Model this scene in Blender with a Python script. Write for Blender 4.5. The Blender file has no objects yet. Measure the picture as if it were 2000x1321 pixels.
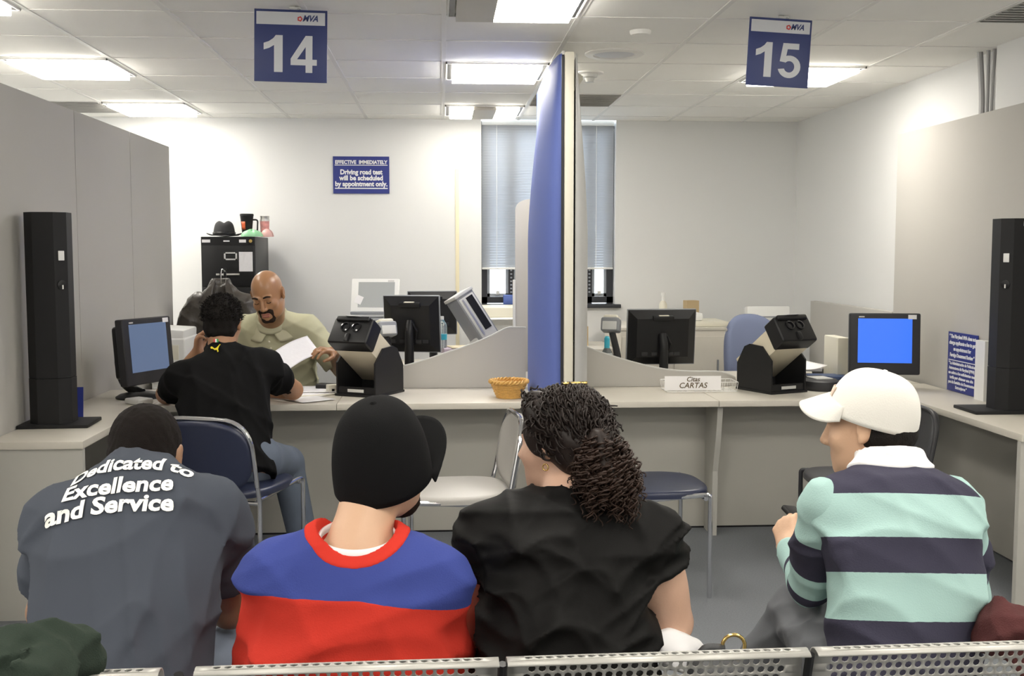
import bpy, bmesh, math, random
import numpy as np
from mathutils import Vector, Matrix, Euler
from mathutils.bvhtree import BVHTree
SC = bpy.context.scene
COL = SC.collection
PI = math.pi
# ------------------------------------------------------------------ camera, world, exposure
CAM_H, PITCH, YAW, FPX = 1.52, 0.0795, 0.0637, 2150.0
cam_d = bpy.data.cameras.new('camera'); cam = bpy.data.objects.new('camera', cam_d); COL.objects.link(cam)
cam_d.sensor_width = 36.0; cam_d.lens = 36.0 * FPX / 2000.0; cam_d.clip_start = 0.05
cam.location = (0, 0, CAM_H); cam.rotation_euler = (PI / 2 - PITCH, 0, -YAW)
SC.camera = cam
SC.view_settings.view_transform = 'Standard'; SC.view_settings.look = 'None'
SC.view_settings.gamma = 1.0; SC.view_settings.use_curve_mapping = False
SC.view_settings.exposure = 0.75
world = bpy.data.worlds.new('daylight'); SC.world = world; world.use_nodes = True
wb = world.node_tree.nodes['Background']; wb.inputs[0].default_value = (0.80, 0.90, 1.0, 1); wb.inputs[1].default_value = 3.0
LAMP_E = 14.0          # brightness of the fluorescent panels
SC.cycles.max_bounces = 8; SC.cycles.diffuse_bounces = 5

_F = Vector((math.sin(YAW) * math.cos(PITCH), math.cos(YAW) * math.cos(PITCH), -math.sin(PITCH)))
_R = Vector((math.cos(YAW), -math.sin(YAW), 0)); _U = _R.cross(_F)
def at(px, py, Y):
    """point of the room at distance Y that the photograph shows at pixel px, py"""
    d = _F + _R * ((px - 1000) / FPX) - _U * ((py - 660.5) / FPX)
    return Vector((0, 0, CAM_H)) + d * (Y / d.y)
def atz(px, py, z):
    d = _F + _R * ((px - 1000) / FPX) - _U * ((py - 660.5) / FPX)
    return Vector((0, 0, CAM_H)) + d * ((z - CAM_H) / d.z)

# ------------------------------------------------------------------ materials
def mat(name, col, rough=0.5, metal=0.0, bump=None, var=0.0, vscale=8.0, emit=None, spec=0.5, sheen=0.0, alpha=None, trans=0.0):
    m = bpy.data.materials.new(name); m.use_nodes = True
    nt = m.node_tree; b = nt.nodes['Principled BSDF']
    b.inputs['Base Color'].default_value = (*col, 1); b.inputs['Roughness'].default_value = rough
    b.inputs['Metallic'].default_value = metal; b.inputs['Specular IOR Level'].default_value = spec
    if sheen: b.inputs['Sheen Weight'].default_value = sheen
    if trans: b.inputs['Transmission Weight'].default_value = trans
    if alpha is not None: b.inputs['Alpha'].default_value = alpha
    tc = None
    if bump or var:
        tc = nt.nodes.new('ShaderNodeTexCoord')
    if var:
        n = nt.nodes.new('ShaderNodeTexNoise'); n.inputs['Scale'].default_value = vscale; n.inputs['Detail'].default_value = 4
        r = nt.nodes.new('ShaderNodeMapRange'); r.inputs[3].default_value = 1 - var; r.inputs[4].default_value = 1 + var
        x = nt.nodes.new('ShaderNodeVectorMath'); x.operation = 'SCALE'; x.inputs[0].default_value = col
        nt.links.new(tc.outputs['Object'], n.inputs['Vector']); nt.links.new(n.outputs[0], r.inputs[0])
        nt.links.new(r.outputs[0], x.inputs['Scale']); nt.links.new(x.outputs[0], b.inputs['Base Color'])
    if bump:
        n = nt.nodes.new('ShaderNodeTexNoise'); n.inputs['Scale'].default_value = bump[0]; n.inputs['Detail'].default_value = 5
        p = nt.nodes.new('ShaderNodeBump'); p.inputs['Strength'].default_value = bump[1]; p.inputs['Distance'].default_value = 0.01
        nt.links.new(tc.outputs['Object'], n.inputs['Vector']); nt.links.new(n.outputs[0], p.inputs['Height'])
        nt.links.new(p.outputs[0], b.inputs['Normal'])
    if emit:
        b.inputs['Emission Color'].default_value = (*emit[0], 1); b.inputs['Emission Strength'].default_value = emit[1]
    return m
def band_mat(name, cols, cuts, attr='band', rough=0.85, bump=(300, 0.15)):
    """cloth whose colour steps along the float attribute (woven stripes); cuts has one entry fewer than cols"""
    m = mat(name, cols[0], rough, bump=bump, spec=0.15); nt = m.node_tree; b = nt.nodes['Principled BSDF']
    a = nt.nodes.new('ShaderNodeAttribute'); a.attribute_name = attr
    r = nt.nodes.new('ShaderNodeValToRGB'); r.color_ramp.interpolation = 'CONSTANT'
    el = r.color_ramp.elements
    el[0].position = 0; el[0].color = (*cols[0], 1)
    el[1].position = cuts[0]; el[1].color = (*cols[1], 1)
    for c, k in zip(cols[2:], cuts[1:]):
        e = el.new(k); e.color = (*c, 1)
    nt.links.new(a.outputs['Fac'], r.inputs[0]); nt.links.new(r.outputs[0], b.inputs['Base Color'])
    return m
M = {}
M['wall'] = mat('painted_wall', (0.735, 0.74, 0.735), 0.7, bump=(60, 0.03), var=0.015, vscale=1.5)
M['tile'] = mat('ceiling_tile', (0.95, 0.94, 0.90), 0.9, bump=(250, 0.12), var=0.03, vscale=3)
M['tee'] = mat('ceiling_tee', (0.83, 0.82, 0.79), 0.5)
M['carpet'] = mat('blue_grey_carpet', (0.185, 0.195, 0.21), 0.95, bump=(400, 0.4), var=0.25, vscale=150, spec=0.1)
M['panel'] = mat('panel_fabric_grey', (0.475, 0.46, 0.43), 0.85, bump=(500, 0.1), var=0.02, vscale=3)
M['panel_edge'] = mat('panel_trim', (0.45, 0.44, 0.42), 0.5)
M['lam'] = mat('grey_laminate', (0.61, 0.575, 0.505), 0.38, var=0.02, vscale=40)
M['lam_edge'] = mat('laminate_edge', (0.50, 0.49, 0.465), 0.45)
M['lam_side'] = mat('laminate_side', (0.47, 0.46, 0.42), 0.5, var=0.02, vscale=30)
M['knee'] = mat('modesty_grey', (0.47, 0.455, 0.41), 0.6)
M['black'] = mat('black_plastic', (0.012, 0.012, 0.013), 0.38, spec=0.3)
M['blackmatte'] = mat('black_matte_metal', (0.013, 0.013, 0.014), 0.55, bump=(300, 0.05), spec=0.3)
M['char'] = mat('charcoal_plastic', (0.030, 0.030, 0.033), 0.45, spec=0.35)
M['midgrey'] = mat('mid_grey_plastic', (0.25, 0.26, 0.28), 0.45)
M['ltgrey'] = mat('light_grey_plastic', (0.62, 0.62, 0.60), 0.45)
M['white'] = mat('white_plastic', (0.82, 0.82, 0.80), 0.4)
M['cream'] = mat('cream_plastic', (0.72, 0.69, 0.58), 0.45)
M['tan'] = mat('tan_metal', (0.68, 0.62, 0.48), 0.45)
M['paper'] = mat('paper_white', (0.84, 0.83, 0.84), 0.8)
M['paper2'] = mat('paper_printed', (0.78, 0.77, 0.79), 0.8, var=0.06, vscale=60)
M['chrome'] = mat('chrome', (0.75, 0.75, 0.77), 0.12, 1.0)
M['steel'] = mat('brushed_steel', (0.66, 0.65, 0.62), 0.32, 1.0)
M['navyvinyl'] = mat('navy_vinyl', (0.022, 0.028, 0.06), 0.35, bump=(120, 0.06))
M['glarevinyl'] = mat('navy_vinyl_glare', (0.40, 0.385, 0.36), 0.35, bump=(120, 0.06))  # reflection glare on navy vinyl, painted as a pale base colour
M['blackvinyl'] = mat('charcoal_vinyl', (0.045, 0.046, 0.05), 0.5, bump=(120, 0.06))
M['signblue'] = mat('sign_blue', (0.022, 0.035, 0.22), 0.4)
M['signblue2'] = mat('sign_dark_blue', (0.03, 0.045, 0.16), 0.4)
M['signwhite'] = mat('sign_white', (0.80, 0.80, 0.82), 0.5)
M['signgrey'] = mat('sign_pale', (0.62, 0.63, 0.66), 0.5)
M['red'] = mat('logo_red', (0.6, 0.05, 0.04), 0.5)
M['screen_on'] = mat('screen_blue', (0.02, 0.05, 0.2), 0.25, emit=((0.028, 0.125, 0.68), 0.85))
M['screen_dim'] = mat('screen_slate', (0.05, 0.07, 0.11), 0.2, emit=((0.09, 0.125, 0.21), 0.6))
M['screen_off'] = mat('screen_grey', (0.42, 0.44, 0.44), 0.25)
M['darkglass'] = mat('dark_glass', (0.01, 0.01, 0.012), 0.12)
M['bluecloth'] = mat('blue_sail', (0.115, 0.16, 0.44), 0.6, bump=(30, 0.03), spec=0.35)
M['greysail'] = mat('grey_sail', (0.52, 0.52, 0.51), 0.45)
M['post'] = mat('divider_post', (0.72, 0.69, 0.58), 0.5)
M['wicker'] = mat('wicker', (0.62, 0.36, 0.10), 0.55, var=0.25, vscale=60)
M['winframe'] = mat('window_frame_dark', (0.025, 0.027, 0.035), 0.4)
M['winmetal'] = mat('window_sash_grey', (0.35, 0.38, 0.42), 0.4)
M['yellowstrip'] = mat('cream_strip', (0.80, 0.73, 0.52), 0.6)
M['felt'] = mat('black_felt', (0.028, 0.028, 0.030), 0.9, bump=(200, 0.2))
M['leather'] = mat('dark_leather', (0.050, 0.042, 0.034), 0.36, bump=(60, 0.3), var=0.3, vscale=20)
M['chairblue'] = mat('office_chair_blue', (0.16, 0.19, 0.30), 0.85, bump=(300, 0.2))
M['cardboard'] = mat('cardboard', (0.50, 0.38, 0.22), 0.8)
M['water'] = mat('clear_plastic', (0.85, 0.92, 0.95), 0.08, trans=0.9)
M['bluecap'] = mat('cyan_plastic', (0.05, 0.45, 0.60), 0.4)
M['greenbag'] = mat('green_plastic_bag', (0.30, 0.62, 0.36), 0.35)
M['pinkbag'] = mat('pink_wrap', (0.75, 0.45, 0.42), 0.4)
M['purple'] = mat('mauve_folder', (0.52, 0.44, 0.52), 0.7)
M['manila'] = mat('manila_folder', (0.68, 0.60, 0.42), 0.7)
M['navyfolder'] = mat('navy_brochure', (0.03, 0.06, 0.16), 0.4)
M['gold'] = mat('gold_metal', (0.75, 0.55, 0.20), 0.22, 1.0)
M['conduit'] = mat('conduit_metal', (0.38, 0.38, 0.38), 0.45, 0.5)
M['ventgrey'] = mat('vent_grey', (0.55, 0.54, 0.52), 0.6)
M['handwriting'] = mat('brown_ink', (0.10, 0.07, 0.03), 0.8)
M['orange'] = mat('mug_orange', (0.75, 0.14, 0.05), 0.5)
M['lamp'] = mat('fluorescent_diffuser', (0.9, 0.9, 0.9), 0.5, emit=((1.0, 0.95, 0.86), LAMP_E))
M['lampoff'] = mat('unlit_diffuser', (0.55, 0.52, 0.46), 0.5)
M['glass'] = mat('window_glass', (1, 1, 1), 0.0, trans=1.0, spec=0.2)
bl = mat('blind_slats', (0.78, 0.79, 0.80), 0.5); M['blind'] = bl
_nt = bl.node_tree; _tr = _nt.nodes.new('ShaderNodeBsdfTranslucent'); _tr.inputs[0].default_value = (0.75, 0.78, 0.82, 1)
_mx = _nt.nodes.new('ShaderNodeMixShader'); _mx.inputs[0].default_value = 0.6
_nt.links.new(_nt.nodes['Principled BSDF'].outputs[0], _mx.inputs[1]); _nt.links.new(_tr.outputs[0], _mx.inputs[2])
_nt.links.new(_mx.outputs[0], _nt.nodes['Material Output'].inputs[0])

# ------------------------------------------------------------------ mesh helpers
def rotm(rx=0, ry=0, rz=0): return Euler((rx, ry, rz)).to_matrix()
class MB:
    def __init__(s): s.bm = bmesh.new()
    def box(s, c, size, rot=None, bev=0.0, seg=2):
        r = bmesh.ops.create_cube(s.bm, size=1.0); vs = r['verts']
        R = rot if rot is not None else Matrix.Identity(3); c = Vector(c)
        for v in vs: v.co = R @ Vector((v.co.x * size[0], v.co.y * size[1], v.co.z * size[2])) + c
        if bev:
            es = list({e for v in vs for e in v.link_edges})
            bmesh.ops.bevel(s.bm, geom=es, offset=bev, segments=seg, affect='EDGES', profile=0.6)
        return s
    def span(s, a, b, bev=0.0):
        a = Vector(a); b = Vector(b); return s.box((a + b) / 2, [abs(x) for x in (b - a)], bev=bev)
    def prism(s, pts, ext, bev=0.0):
        vs = [s.bm.verts.new(p) for p in pts]; f = s.bm.faces.new(vs)
        r = bmesh.ops.extrude_face_region(s.bm, geom=[f]); nv = [g for g in r['geom'] if isinstance(g, bmesh.types.BMVert)]
        for v in nv: v.co += Vector(ext)
        allv = vs + nv
        fs = list({g for v in allv for g in v.link_faces}); bmesh.ops.recalc_face_normals(s.bm, faces=fs)
        if bev:
            es = list({e for v in allv for e in v.link_edges}); bmesh.ops.bevel(s.bm, geom=es, offset=bev, segments=2, affect='EDGES')
        return s
    def tube(s, pts, r, seg=10, closed=False, rs=None):
        pts = [Vector(p) for p in pts]; n = len(pts); rings = []; up = None
        for i, p in enumerate(pts):
            if closed: t = (pts[(i + 1) % n] - pts[i - 1])
            else: t = pts[min(i + 1, n - 1)] - pts[max(i - 1, 0)]
            if t.length < 1e-9: t = Vector((0, 0, 1))
            t.normalize()
            if up is None: up = t.orthogonal().normalized()
            up = (up - t * up.dot(t)); up = up.normalized() if up.length > 1e-6 else t.orthogonal().normalized()
            w = t.cross(up); rr = rs[i] if rs else r
            rings.append([s.bm.verts.new(p + (up * math.cos(a) + w * math.sin(a)) * rr) for a in (2 * PI * k / seg for k in range(seg))])
        m = n if closed else n - 1
        for i in range(m):
            A, B = rings[i], rings[(i + 1) % n]
            for k in range(seg): s.bm.faces.new((A[k], A[(k + 1) % seg], B[(k + 1) % seg], B[k]))
        if not closed:
            s.bm.faces.new(list(reversed(rings[0]))); s.bm.faces.new(rings[-1])
        return s
    def lathe(s, prof, c=(0, 0, 0), seg=24, rot=None, sx=1, sy=1):
        R = rot if rot is not None else Matrix.Identity(3); c = Vector(c); rings = []
        for r, z in prof:
            rings.append([s.bm.verts.new(R @ Vector((r * sx * math.cos(2 * PI * k / seg), r * sy * math.sin(2 * PI * k / seg), z)) + c) for k in range(seg)])
        for A, B in zip(rings, rings[1:]):
            for k in range(seg): s.bm.faces.new((A[k], A[(k + 1) % seg], B[(k + 1) % seg], B[k]))
        if prof[0][0] > 1e-5: s.bm.faces.new(list(reversed(rings[0])))
        if prof[-1][0] > 1e-5: s.bm.faces.new(rings[-1])
        return s
    def grid(s, fn, nu, nv):
        g = [[s.bm.verts.new(fn(i / nu, j / nv)) for j in range(nv + 1)] for i in range(nu + 1)]
        for i in range(nu):
            for j in range(nv): s.bm.faces.new((g[i][j], g[i + 1][j], g[i + 1][j + 1], g[i][j + 1]))
        return s
    def build(s, name, m, parent=None, smooth=35, solid=0.0, sub=0):
        me = bpy.data.meshes.new(name)
        bmesh.ops.remove_doubles(s.bm, verts=s.bm.verts[:], dist=1e-6)
        bmesh.ops.recalc_face_normals(s.bm, faces=s.bm.faces[:])
        s.bm.to_mesh(me); s.bm.free()
        return link(name, me, m, parent, smooth, solid, sub)
def link(name, me, m, parent=None, smooth=35, solid=0.0, sub=0):
    o = bpy.data.objects.new(name, me); COL.objects.link(o)
    me.materials.append(M[m] if isinstance(m, str) else m)
    if smooth:
        me.shade_smooth()
        if smooth < 180: me.set_sharp_from_angle(angle=math.radians(smooth))
    if parent: o.parent = parent
    if solid:
        k = o.modifiers.new('thickness', 'SOLIDIFY'); k.thickness = solid; k.offset = 0
    if sub:
        k = o.modifiers.new('smooth', 'SUBSURF'); k.levels = sub; k.render_levels = sub
    return o
def tag(o, label, cat, group=None):
    o['label'] = label; o['category'] = cat
    if group: o['group'] = group
    return o
def thing(name, label, cat, loc=(0, 0, 0), rz=0.0, group=None, rot=None):
    o = bpy.data.objects.new(name, None); COL.objects.link(o); o.empty_display_size = 0.05
    o.location = loc; o.rotation_euler = rot if rot is not None else (0, 0, rz)
    return tag(o, label, cat, group)
def structure(o): o['kind'] = 'structure'; return o
def dup(root, loc, rz=None, label=None, group=None):
    r = root.copy(); COL.objects.link(r); r.location = loc
    if rz is not None: r.rotation_euler = (0, 0, rz)
    if label: r['label'] = label
    if group: r['group'] = group
    for ch in list(root.children):
        c = ch.copy(); COL.objects.link(c); c.parent = r
        for g in list(ch.children):
            d = g.copy(); COL.objects.link(d); d.parent = c
    return r
def fillet(pts, r, n=5, closed=False):
    pts = [Vector(p) for p in pts]; out = []; N = len(pts)
    for i, p in enumerate(pts):
        if not closed and i in (0, N - 1): out.append(p); continue
        a = pts[i - 1] - p; b = pts[(i + 1) % N] - p
        q = min(r, a.length * 0.49, b.length * 0.49); a = p + a.normalized() * q; b = p + b.normalized() * q
        for k in range(n + 1):
            t = k / n; out.append(a * (1 - t) ** 2 + p * 2 * t * (1 - t) + b * t * t)
    return out
def text_mesh(s, size, bold=0.0, shear=0.0, align='CENTER', ext=0.0006, space=1.0):
    """mesh of one line of lettering in the XY plane, letter height about size*0.7"""
    c = bpy.data.curves.new('lettering', 'FONT'); c.body = s; c.size = size; c.align_x = align; c.offset = bold
    c.shear = shear; c.extrude = ext; c.resolution_u = 3; c.space_character = space
    o = bpy.data.objects.new('lettering', c); COL.objects.link(o)
    dg = bpy.context.evaluated_depsgraph_get(); me = bpy.data.meshes.new_from_object(o.evaluated_get(dg))
    bpy.data.objects.remove(o); bpy.data.curves.remove(c); return me
def letters(name, lines, m, parent, xf=None):
    """lines: (text, x, y, size, kw) with kw also sx (horizontal stretch); joined as one mesh standing in XZ facing -Y"""
    bm = bmesh.new()
    for (s, x, y, size, kw) in lines:
        kw = dict(kw); sx = kw.pop('sx', 1.0); w = kw.pop('fit', None)
        me = text_mesh(s, size, **kw); n0 = len(bm.verts); bm.from_mesh(me); bpy.data.meshes.remove(me); bm.verts.ensure_lookup_table()
        vs = bm.verts[n0:]
        if w and vs:
            xs = [v.co.x for v in vs]; sx = w / (max(xs) - min(xs))
        for v in vs: v.co = Vector((v.co.x * sx + x, -v.co.z, v.co.y + y))
    if xf:
        for v in bm.verts: v.co = xf(v.co)
    me = bpy.data.meshes.new(name); bm.to_mesh(me); bm.free()
    return link(name, me, m, parent, smooth=0)

# ------------------------------------------------------------------ room shell
CZ, BY, RX, LX, RY = 2.574, 9.0, 2.93, -4.6, -3.6
structure(MB().span((LX, RY, -0.1), (RX, BY, 0)).build('floor', 'carpet', smooth=0))
structure(MB().span((LX - 0.1, RY, 0), (LX, BY, CZ)).build('wall_left', 'wall', smooth=0))
structure(MB().span((LX - 0.1, RY - 0.1, 0), (RX + 0.1, RY, CZ)).build('wall_front', 'wall', smooth=0))
wr = MB().span((RX, RY, 0), (RX + 0.1, BY + 0.2, CZ)); wr.span((RX - 0.06, 4.3, 0), (RX, 5.62, CZ))
structure(wr.build('wall_right', 'wall', smooth=0))
WX0, WX1, WZ0 = 0.325, 1.425, 1.075
wb_ = MB().span((LX - 0.1, BY, 0), (WX0, BY + 0.2, CZ)).span((WX1, BY, 0), (RX + 0.1, BY + 0.2, CZ)).span((WX0, BY, 0), (WX1, BY + 0.2, WZ0))
structure(wb_.build('wall_back', 'wall', smooth=0))
structure(MB().span((LX, BY - 0.012, 0), (RX, BY, 0.1)).build('baseboard_back', 'char', smooth=0))
structure(MB().span((LX, RY, CZ), (RX, BY, CZ + 0.05)).build('ceiling', 'tile', smooth=0))
GX, GY, T = -1.8126, 5.044, 0.6096
g = MB()
k = -5
while GX + k * T < RX:
    if GX + k * T > LX: g.box((GX + k * T, (RY + BY) / 2, CZ), (0.024, BY - RY, 0.008))
    k += 1
k = -14
while GY + k * T < BY:
    if GY + k * T > RY: g.box(((LX + RX) / 2, GY + k * T, CZ + 0.001), (RX - LX, 0.008, 0.008))
    k += 1
structure(g.build('trim_1', 'tee', smooth=0))
# ------------------------------------------------------------------ ceiling lights
def ceiling_light(col, row, label, lit=(1, 1, 1)):
    t = thing('ceiling_light', label, 'ceiling light', (GX + (col + 0.5) * T, GY + (row + 0.5) * T, CZ - 0.006), 0, 'fluorescent panels in the ceiling grid')
    h = T / 2 - 0.014
    fr = MB()
    for sx in (-1, 1): fr.box((sx * (h - 0.004), 0, 0), (0.008, 2 * h, 0.014)); fr.box((0, sx * (h - 0.004), 0), (2 * h, 0.008, 0.014))
    fr.build('frame', 'tee', t, smooth=0)
    for sx in (-1, 1): MB().box((sx * (h - 0.022), 0, 0.0), (0.024, 2 * h - 0.02, 0.010)).build('air_slot', 'black', t, smooth=0)
    w = (2 * h - 0.075) / 3
    for i, on in enumerate(lit):
        MB().box(((i - 1) * w, 0, -0.013), (w - 0.002, 2 * h - 0.024, 0.034)).build('diffuser', 'lamp' if on else 'lampoff', t, smooth=0)  # drop below the ceiling deepened to throw light onto the tiles
    return t
ceiling_light(3, 2, 'lit square ceiling light panel, middle one of the column above the window')
ceiling_light(3, 5, 'square ceiling light panel nearest the window with its middle section dark', (1, 0, 1))
ceiling_light(3, -1, 'ceiling light panel at the top edge with a dark left section', (0, 1, 1))
ceiling_light(-1, 2, 'lit ceiling light panel above the tall left partition, nearer one of the two')
ceiling_light(-1, 5, 'lit ceiling light panel above the black file cabinet by the back wall')
ceiling_light(-1, -1, 'ceiling light panel cut off at the top left corner')
ceiling_light(6, 2, 'lit ceiling light panel partly hidden behind the hanging number 15 sign')
for c in (-4, -1, 3, 6):
    for r in (-4, -7, -10):  # unseen panels continuing the pattern; rearmost row added to brighten the seated people
        ceiling_light(c, r, 'unseen ceiling light panel over the waiting area on the near side of the bench')
for r in (-1, 2, 5): ceiling_light(-4, r, 'ceiling light panel in the room beyond the left partition')
def ceiling_vent(col, row, label):
    t = thing('ceiling_vent', label, 'air vent', (GX + (col + 0.5) * T, GY + (row + 0.5) * T, CZ - 0.004), 0, 'grey air vents in the ceiling')
    h = T / 2 - 0.016
    MB().box((0, 0, 0.001), (2 * h, 2 * h, 0.004)).build('backing', 'ventgrey', t, smooth=0)
    f = MB()
    for i in range(12): f.box((0, -h + (i + 0.5) * 2 * h / 12, -0.004), (2 * h, 0.016, 0.003), rotm(0.5))
    f.build('louver', 'ventgrey', t, smooth=0)
ceiling_vent(-2, 5, 'grey ceiling vent above the far end of the left partition')
ceiling_vent(4, 4, 'grey ceiling vent just right of the blue divider top')
ceiling_vent(7, -1, 'grey ceiling vent at the top right corner')
t = thing('ceiling_speaker', 'round white flush ceiling speaker in the tile between two detectors', 'speaker', (GX + 4.5 * T, GY + 1.5 * T, CZ))
MB().lathe([(0.16, 0), (0.16, -0.006), (0.15, -0.012), (0.115, -0.012), (0.11, -0.006)]).build('rim', 'tee', t)
MB().lathe([(0.112, -0.004), (0.1, -0.009), (0.03, -0.011), (0.0, -0.011)]).build('grille', 'signgrey', t)
t = thing('smoke_detector', 'white smoke detector on the ceiling nearest the top edge', 'detector', (GX + 4.55 * T, GY + 0.5 * T, CZ))
MB().lathe([(0.052, 0), (0.052, -0.008), (0.046, -0.02), (0.02, -0.024), (0, -0.024)]).build('housing', 'tile', t)
t = thing('ceiling_sprinkler', 'small ceiling sprinkler with a round plate beside the blue divider top', 'sprinkler', (GX + 4.42 * T, GY + 2.55 * T, CZ))
MB().lathe([(0.085, 0), (0.083, -0.008), (0.06, -0.012), (0, -0.012)]).build('plate', 'tee', t)
MB().lathe([(0.05, -0.010), (0.045, -0.03), (0.03, -0.034), (0.022, -0.055), (0.03, -0.058), (0, -0.06)]).build('head', 'ltgrey', t)
# conduits on the right wall
c = MB()
for i, (dy, b) in enumerate(((0, 0.0), (0.045, 0.012), (0.10, 0.03))):
    c.tube(fillet([(RX - 0.03, 5.72 + dy, 1.9), (RX - 0.03, 5.72 + dy, 2.35), (RX - 0.03 - b, 5.70 + dy, CZ)], 0.1), 0.011 if i < 2 else 0.016, 8)
tag(c.build('cable_conduit', 'conduit'), 'grey cable conduits running up the right wall to the ceiling', 'conduit')
# pale raceway strip on the back wall
tag(MB().box((at(893, 450, BY).x, BY - 0.006, 1.45), (0.03, 0.012, 1.45), bev=0.003).build('wall_raceway', 'yellowstrip'), 'thin cream cable strip running up the back wall', 'cable strip')
# ------------------------------------------------------------------ window
wn = structure(bpy.data.objects.new('window_1', None)); COL.objects.link(wn); wn['label'] = 'tall dark framed window with a lowered blind in the back wall'; wn['category'] = 'window'
fy = BY + 0.13
fr = MB()
for x in (WX0 + 0.025, WX1 - 0.03): fr.box((x, fy, (WZ0 + CZ) / 2), (0.05, 0.06, CZ - WZ0))
fr.box(((WX0 + WX1) / 2, fy, WZ0 + 0.035), (WX1 - WX0, 0.06, 0.05)); fr.box(((WX0 + WX1) / 2, fy, CZ - 0.03), (WX1 - WX0, 0.06, 0.05))
m1, m2 = at(998, 560, fy).x, at(1150, 560, fy).x
for x in (m1, m2): fr.box((x, fy, (WZ0 + CZ) / 2), (0.045, 0.06, CZ - WZ0))
fr.build('window_frame', 'winframe', wn, smooth=0)
for a, b in ((WX0 + 0.05, m1 - 0.022), (m1 + 0.022, m2 - 0.022), (m2 + 0.022, WX1 - 0.055)):
    s_ = MB()
    for x in (a + 0.012, b - 0.012): s_.box((x, fy, (WZ0 + CZ) / 2), (0.022, 0.035, CZ - WZ0 - 0.1))
    for z in (WZ0 + 0.075, CZ - 0.07): s_.box(((a + b) / 2, fy, z), (b - a, 0.035, 0.026))
    s_.build('sash', 'winmetal', wn, smooth=0)
    MB().box(((a + b) / 2, fy, (WZ0 + CZ) / 2), (b - a - 0.02, 0.004, CZ - WZ0 - 0.12)).build('window_pane', 'glass', wn, smooth=0)
    MB().box(((a + b) / 2, fy - 0.03, WZ0 + 0.095), (0.03, 0.02, 0.03), bev=0.004).build('latch', 'ltgrey', wn)
ch = MB()
for x in (m1, m2):
    for i in range(9): ch.box((x, fy - 0.034, WZ0 + 0.1 + i * 0.03), (0.016, 0.006, 0.012))
ch.build('perforation_strip', 'winmetal', wn, smooth=0)
MB().box(((WX0 + WX1) / 2 + 0.02, BY + 0.04, WZ0 - 0.012), (WX1 - WX0 + 0.05, 0.16, 0.03), bev=0.004).build('window_sill', 'winframe', wn)
bd = thing('venetian_blind', 'white venetian blind lowered over most of the tall window', 'blind', (0, 0, 0))
bx0, bx1, bz0 = WX0 + 0.005, WX1 - 0.012, 1.372
MB().box(((bx0 + bx1) / 2, BY + 0.05, CZ - 0.02), (bx1 - bx0, 0.05, 0.04)).build('headrail', 'ltgrey', bd, smooth=0)
s_ = MB(); n = 54
for i in range(n): s_.box(((bx0 + bx1) / 2, BY + 0.05, bz0 + 0.02 + i * (CZ - 0.05 - bz0) / n), (bx1 - bx0, 0.025, 0.0012), rotm(-0.95))
s_.build('slats', 'blind', bd, smooth=0)
MB().box(((bx0 + bx1) / 2, BY + 0.05, bz0), (bx1 - bx0, 0.028, 0.016), bev=0.004).build('bottom_rail', 'white', bd)
for px in (970, 1164):
    x = at(px, 400, BY + 0.05).x
    MB().tube([(x, BY + 0.034, bz0), (x, BY + 0.034, CZ - 0.03)], 0.0022, 6).build('ladder_cord', 'white', bd)
# ------------------------------------------------------------------ partitions
ZT = 0.745
t = thing('office_partition', 'tall grey office partition along the left side with two vertical seams', 'partition', (-1.85, 0, 0))
seam = [3.4, 4.6, at(150, 400, -1).y, 0, 0, 7.72]
def y_on_x(px, py, X):
    d = _F + _R * ((px - 1000) / FPX) - _U * ((py - 660.5) / FPX); return d.y * X / d.x
ys = [3.3, y_on_x(150, 400, -1.85), y_on_x(257, 400, -1.85), 7.72]
for a, b in zip(ys, ys[1:]): MB().span((-0.055, a + 0.003, 0.012), (0, b - 0.003, 2.225), bev=0.004).build('panel', 'panel', t)
MB().span((-0.045, 3.3, 0), (-0.01, 7.71, 0.012)).build('base_rail', 'char', t, smooth=0)
t = thing('office_partition', 'tall grey office partition against the right wall behind the blue notice', 'partition', (2.82, 0, 0))
MB().span((0, 3.9, 0.012), (0.055, 6.72, 2.235), bev=0.004).build('panel', 'panel', t)
MB().span((0.01, 3.9, 0), (0.045, 6.71, 0.012)).build('base_rail', 'char', t, smooth=0)
t = thing('low_partition', 'low grey partition along the right wall beyond the monitor with the blue screen', 'partition', (2.82, 0, 0))
MB().span((0, 6.74, 0.01), (0.05, 8.27, 1.135), bev=0.004).build('panel', 'panel', t)
MB().span((0.005, 6.74, 0), (0.045, 8.26, 0.01)).build('base_rail', 'char', t, smooth=0)
# ------------------------------------------------------------------ counters
YF, YS = 5.56, 6.19
def counter(label, x0, x1, seams):
    t = thing('service_counter', label, 'counter', (0, 0, 0))
    xs = [x0] + seams + [x1]
    for a, b in zip(xs, xs[1:]): MB().span((a + 0.001, YF, ZT - 0.032), (b - 0.001, YS + 0.03, ZT), bev=0.004).build('countertop', 'lam', t)
    MB().span((x0 + 0.02, 5.87, 0.01), (x1 - 0.02, 5.89, ZT - 0.033)).build('modesty_panel', 'knee', t, smooth=0)
    MB().span((x0 + 0.02, 5.872, 0.0), (x1 - 0.02, 5.885, 0.012)).build('kick_strip', 'black', t, smooth=0)
    return t
cl = counter('long grey laminate counter of the left station under the wicker basket', -1.455, 0.57, [at(657, 775, YF).x])
cr = counter('long grey laminate counter of the right station under the letter tray', 0.70, 2.435, [at(1405, 775, YF).x])
def bracket(x, par):
    P = [(x, 5.868, ZT - 0.033), (x, 5.60, ZT - 0.033), (x, 5.63, 0.55), (x, 5.69, 0.35), (x, 5.70, 0.0), (x, 5.868, 0.0)]
    MB().prism(P, (0.028, 0, 0)).build('support_leg', 'lam_side', par, smooth=0)
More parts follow.
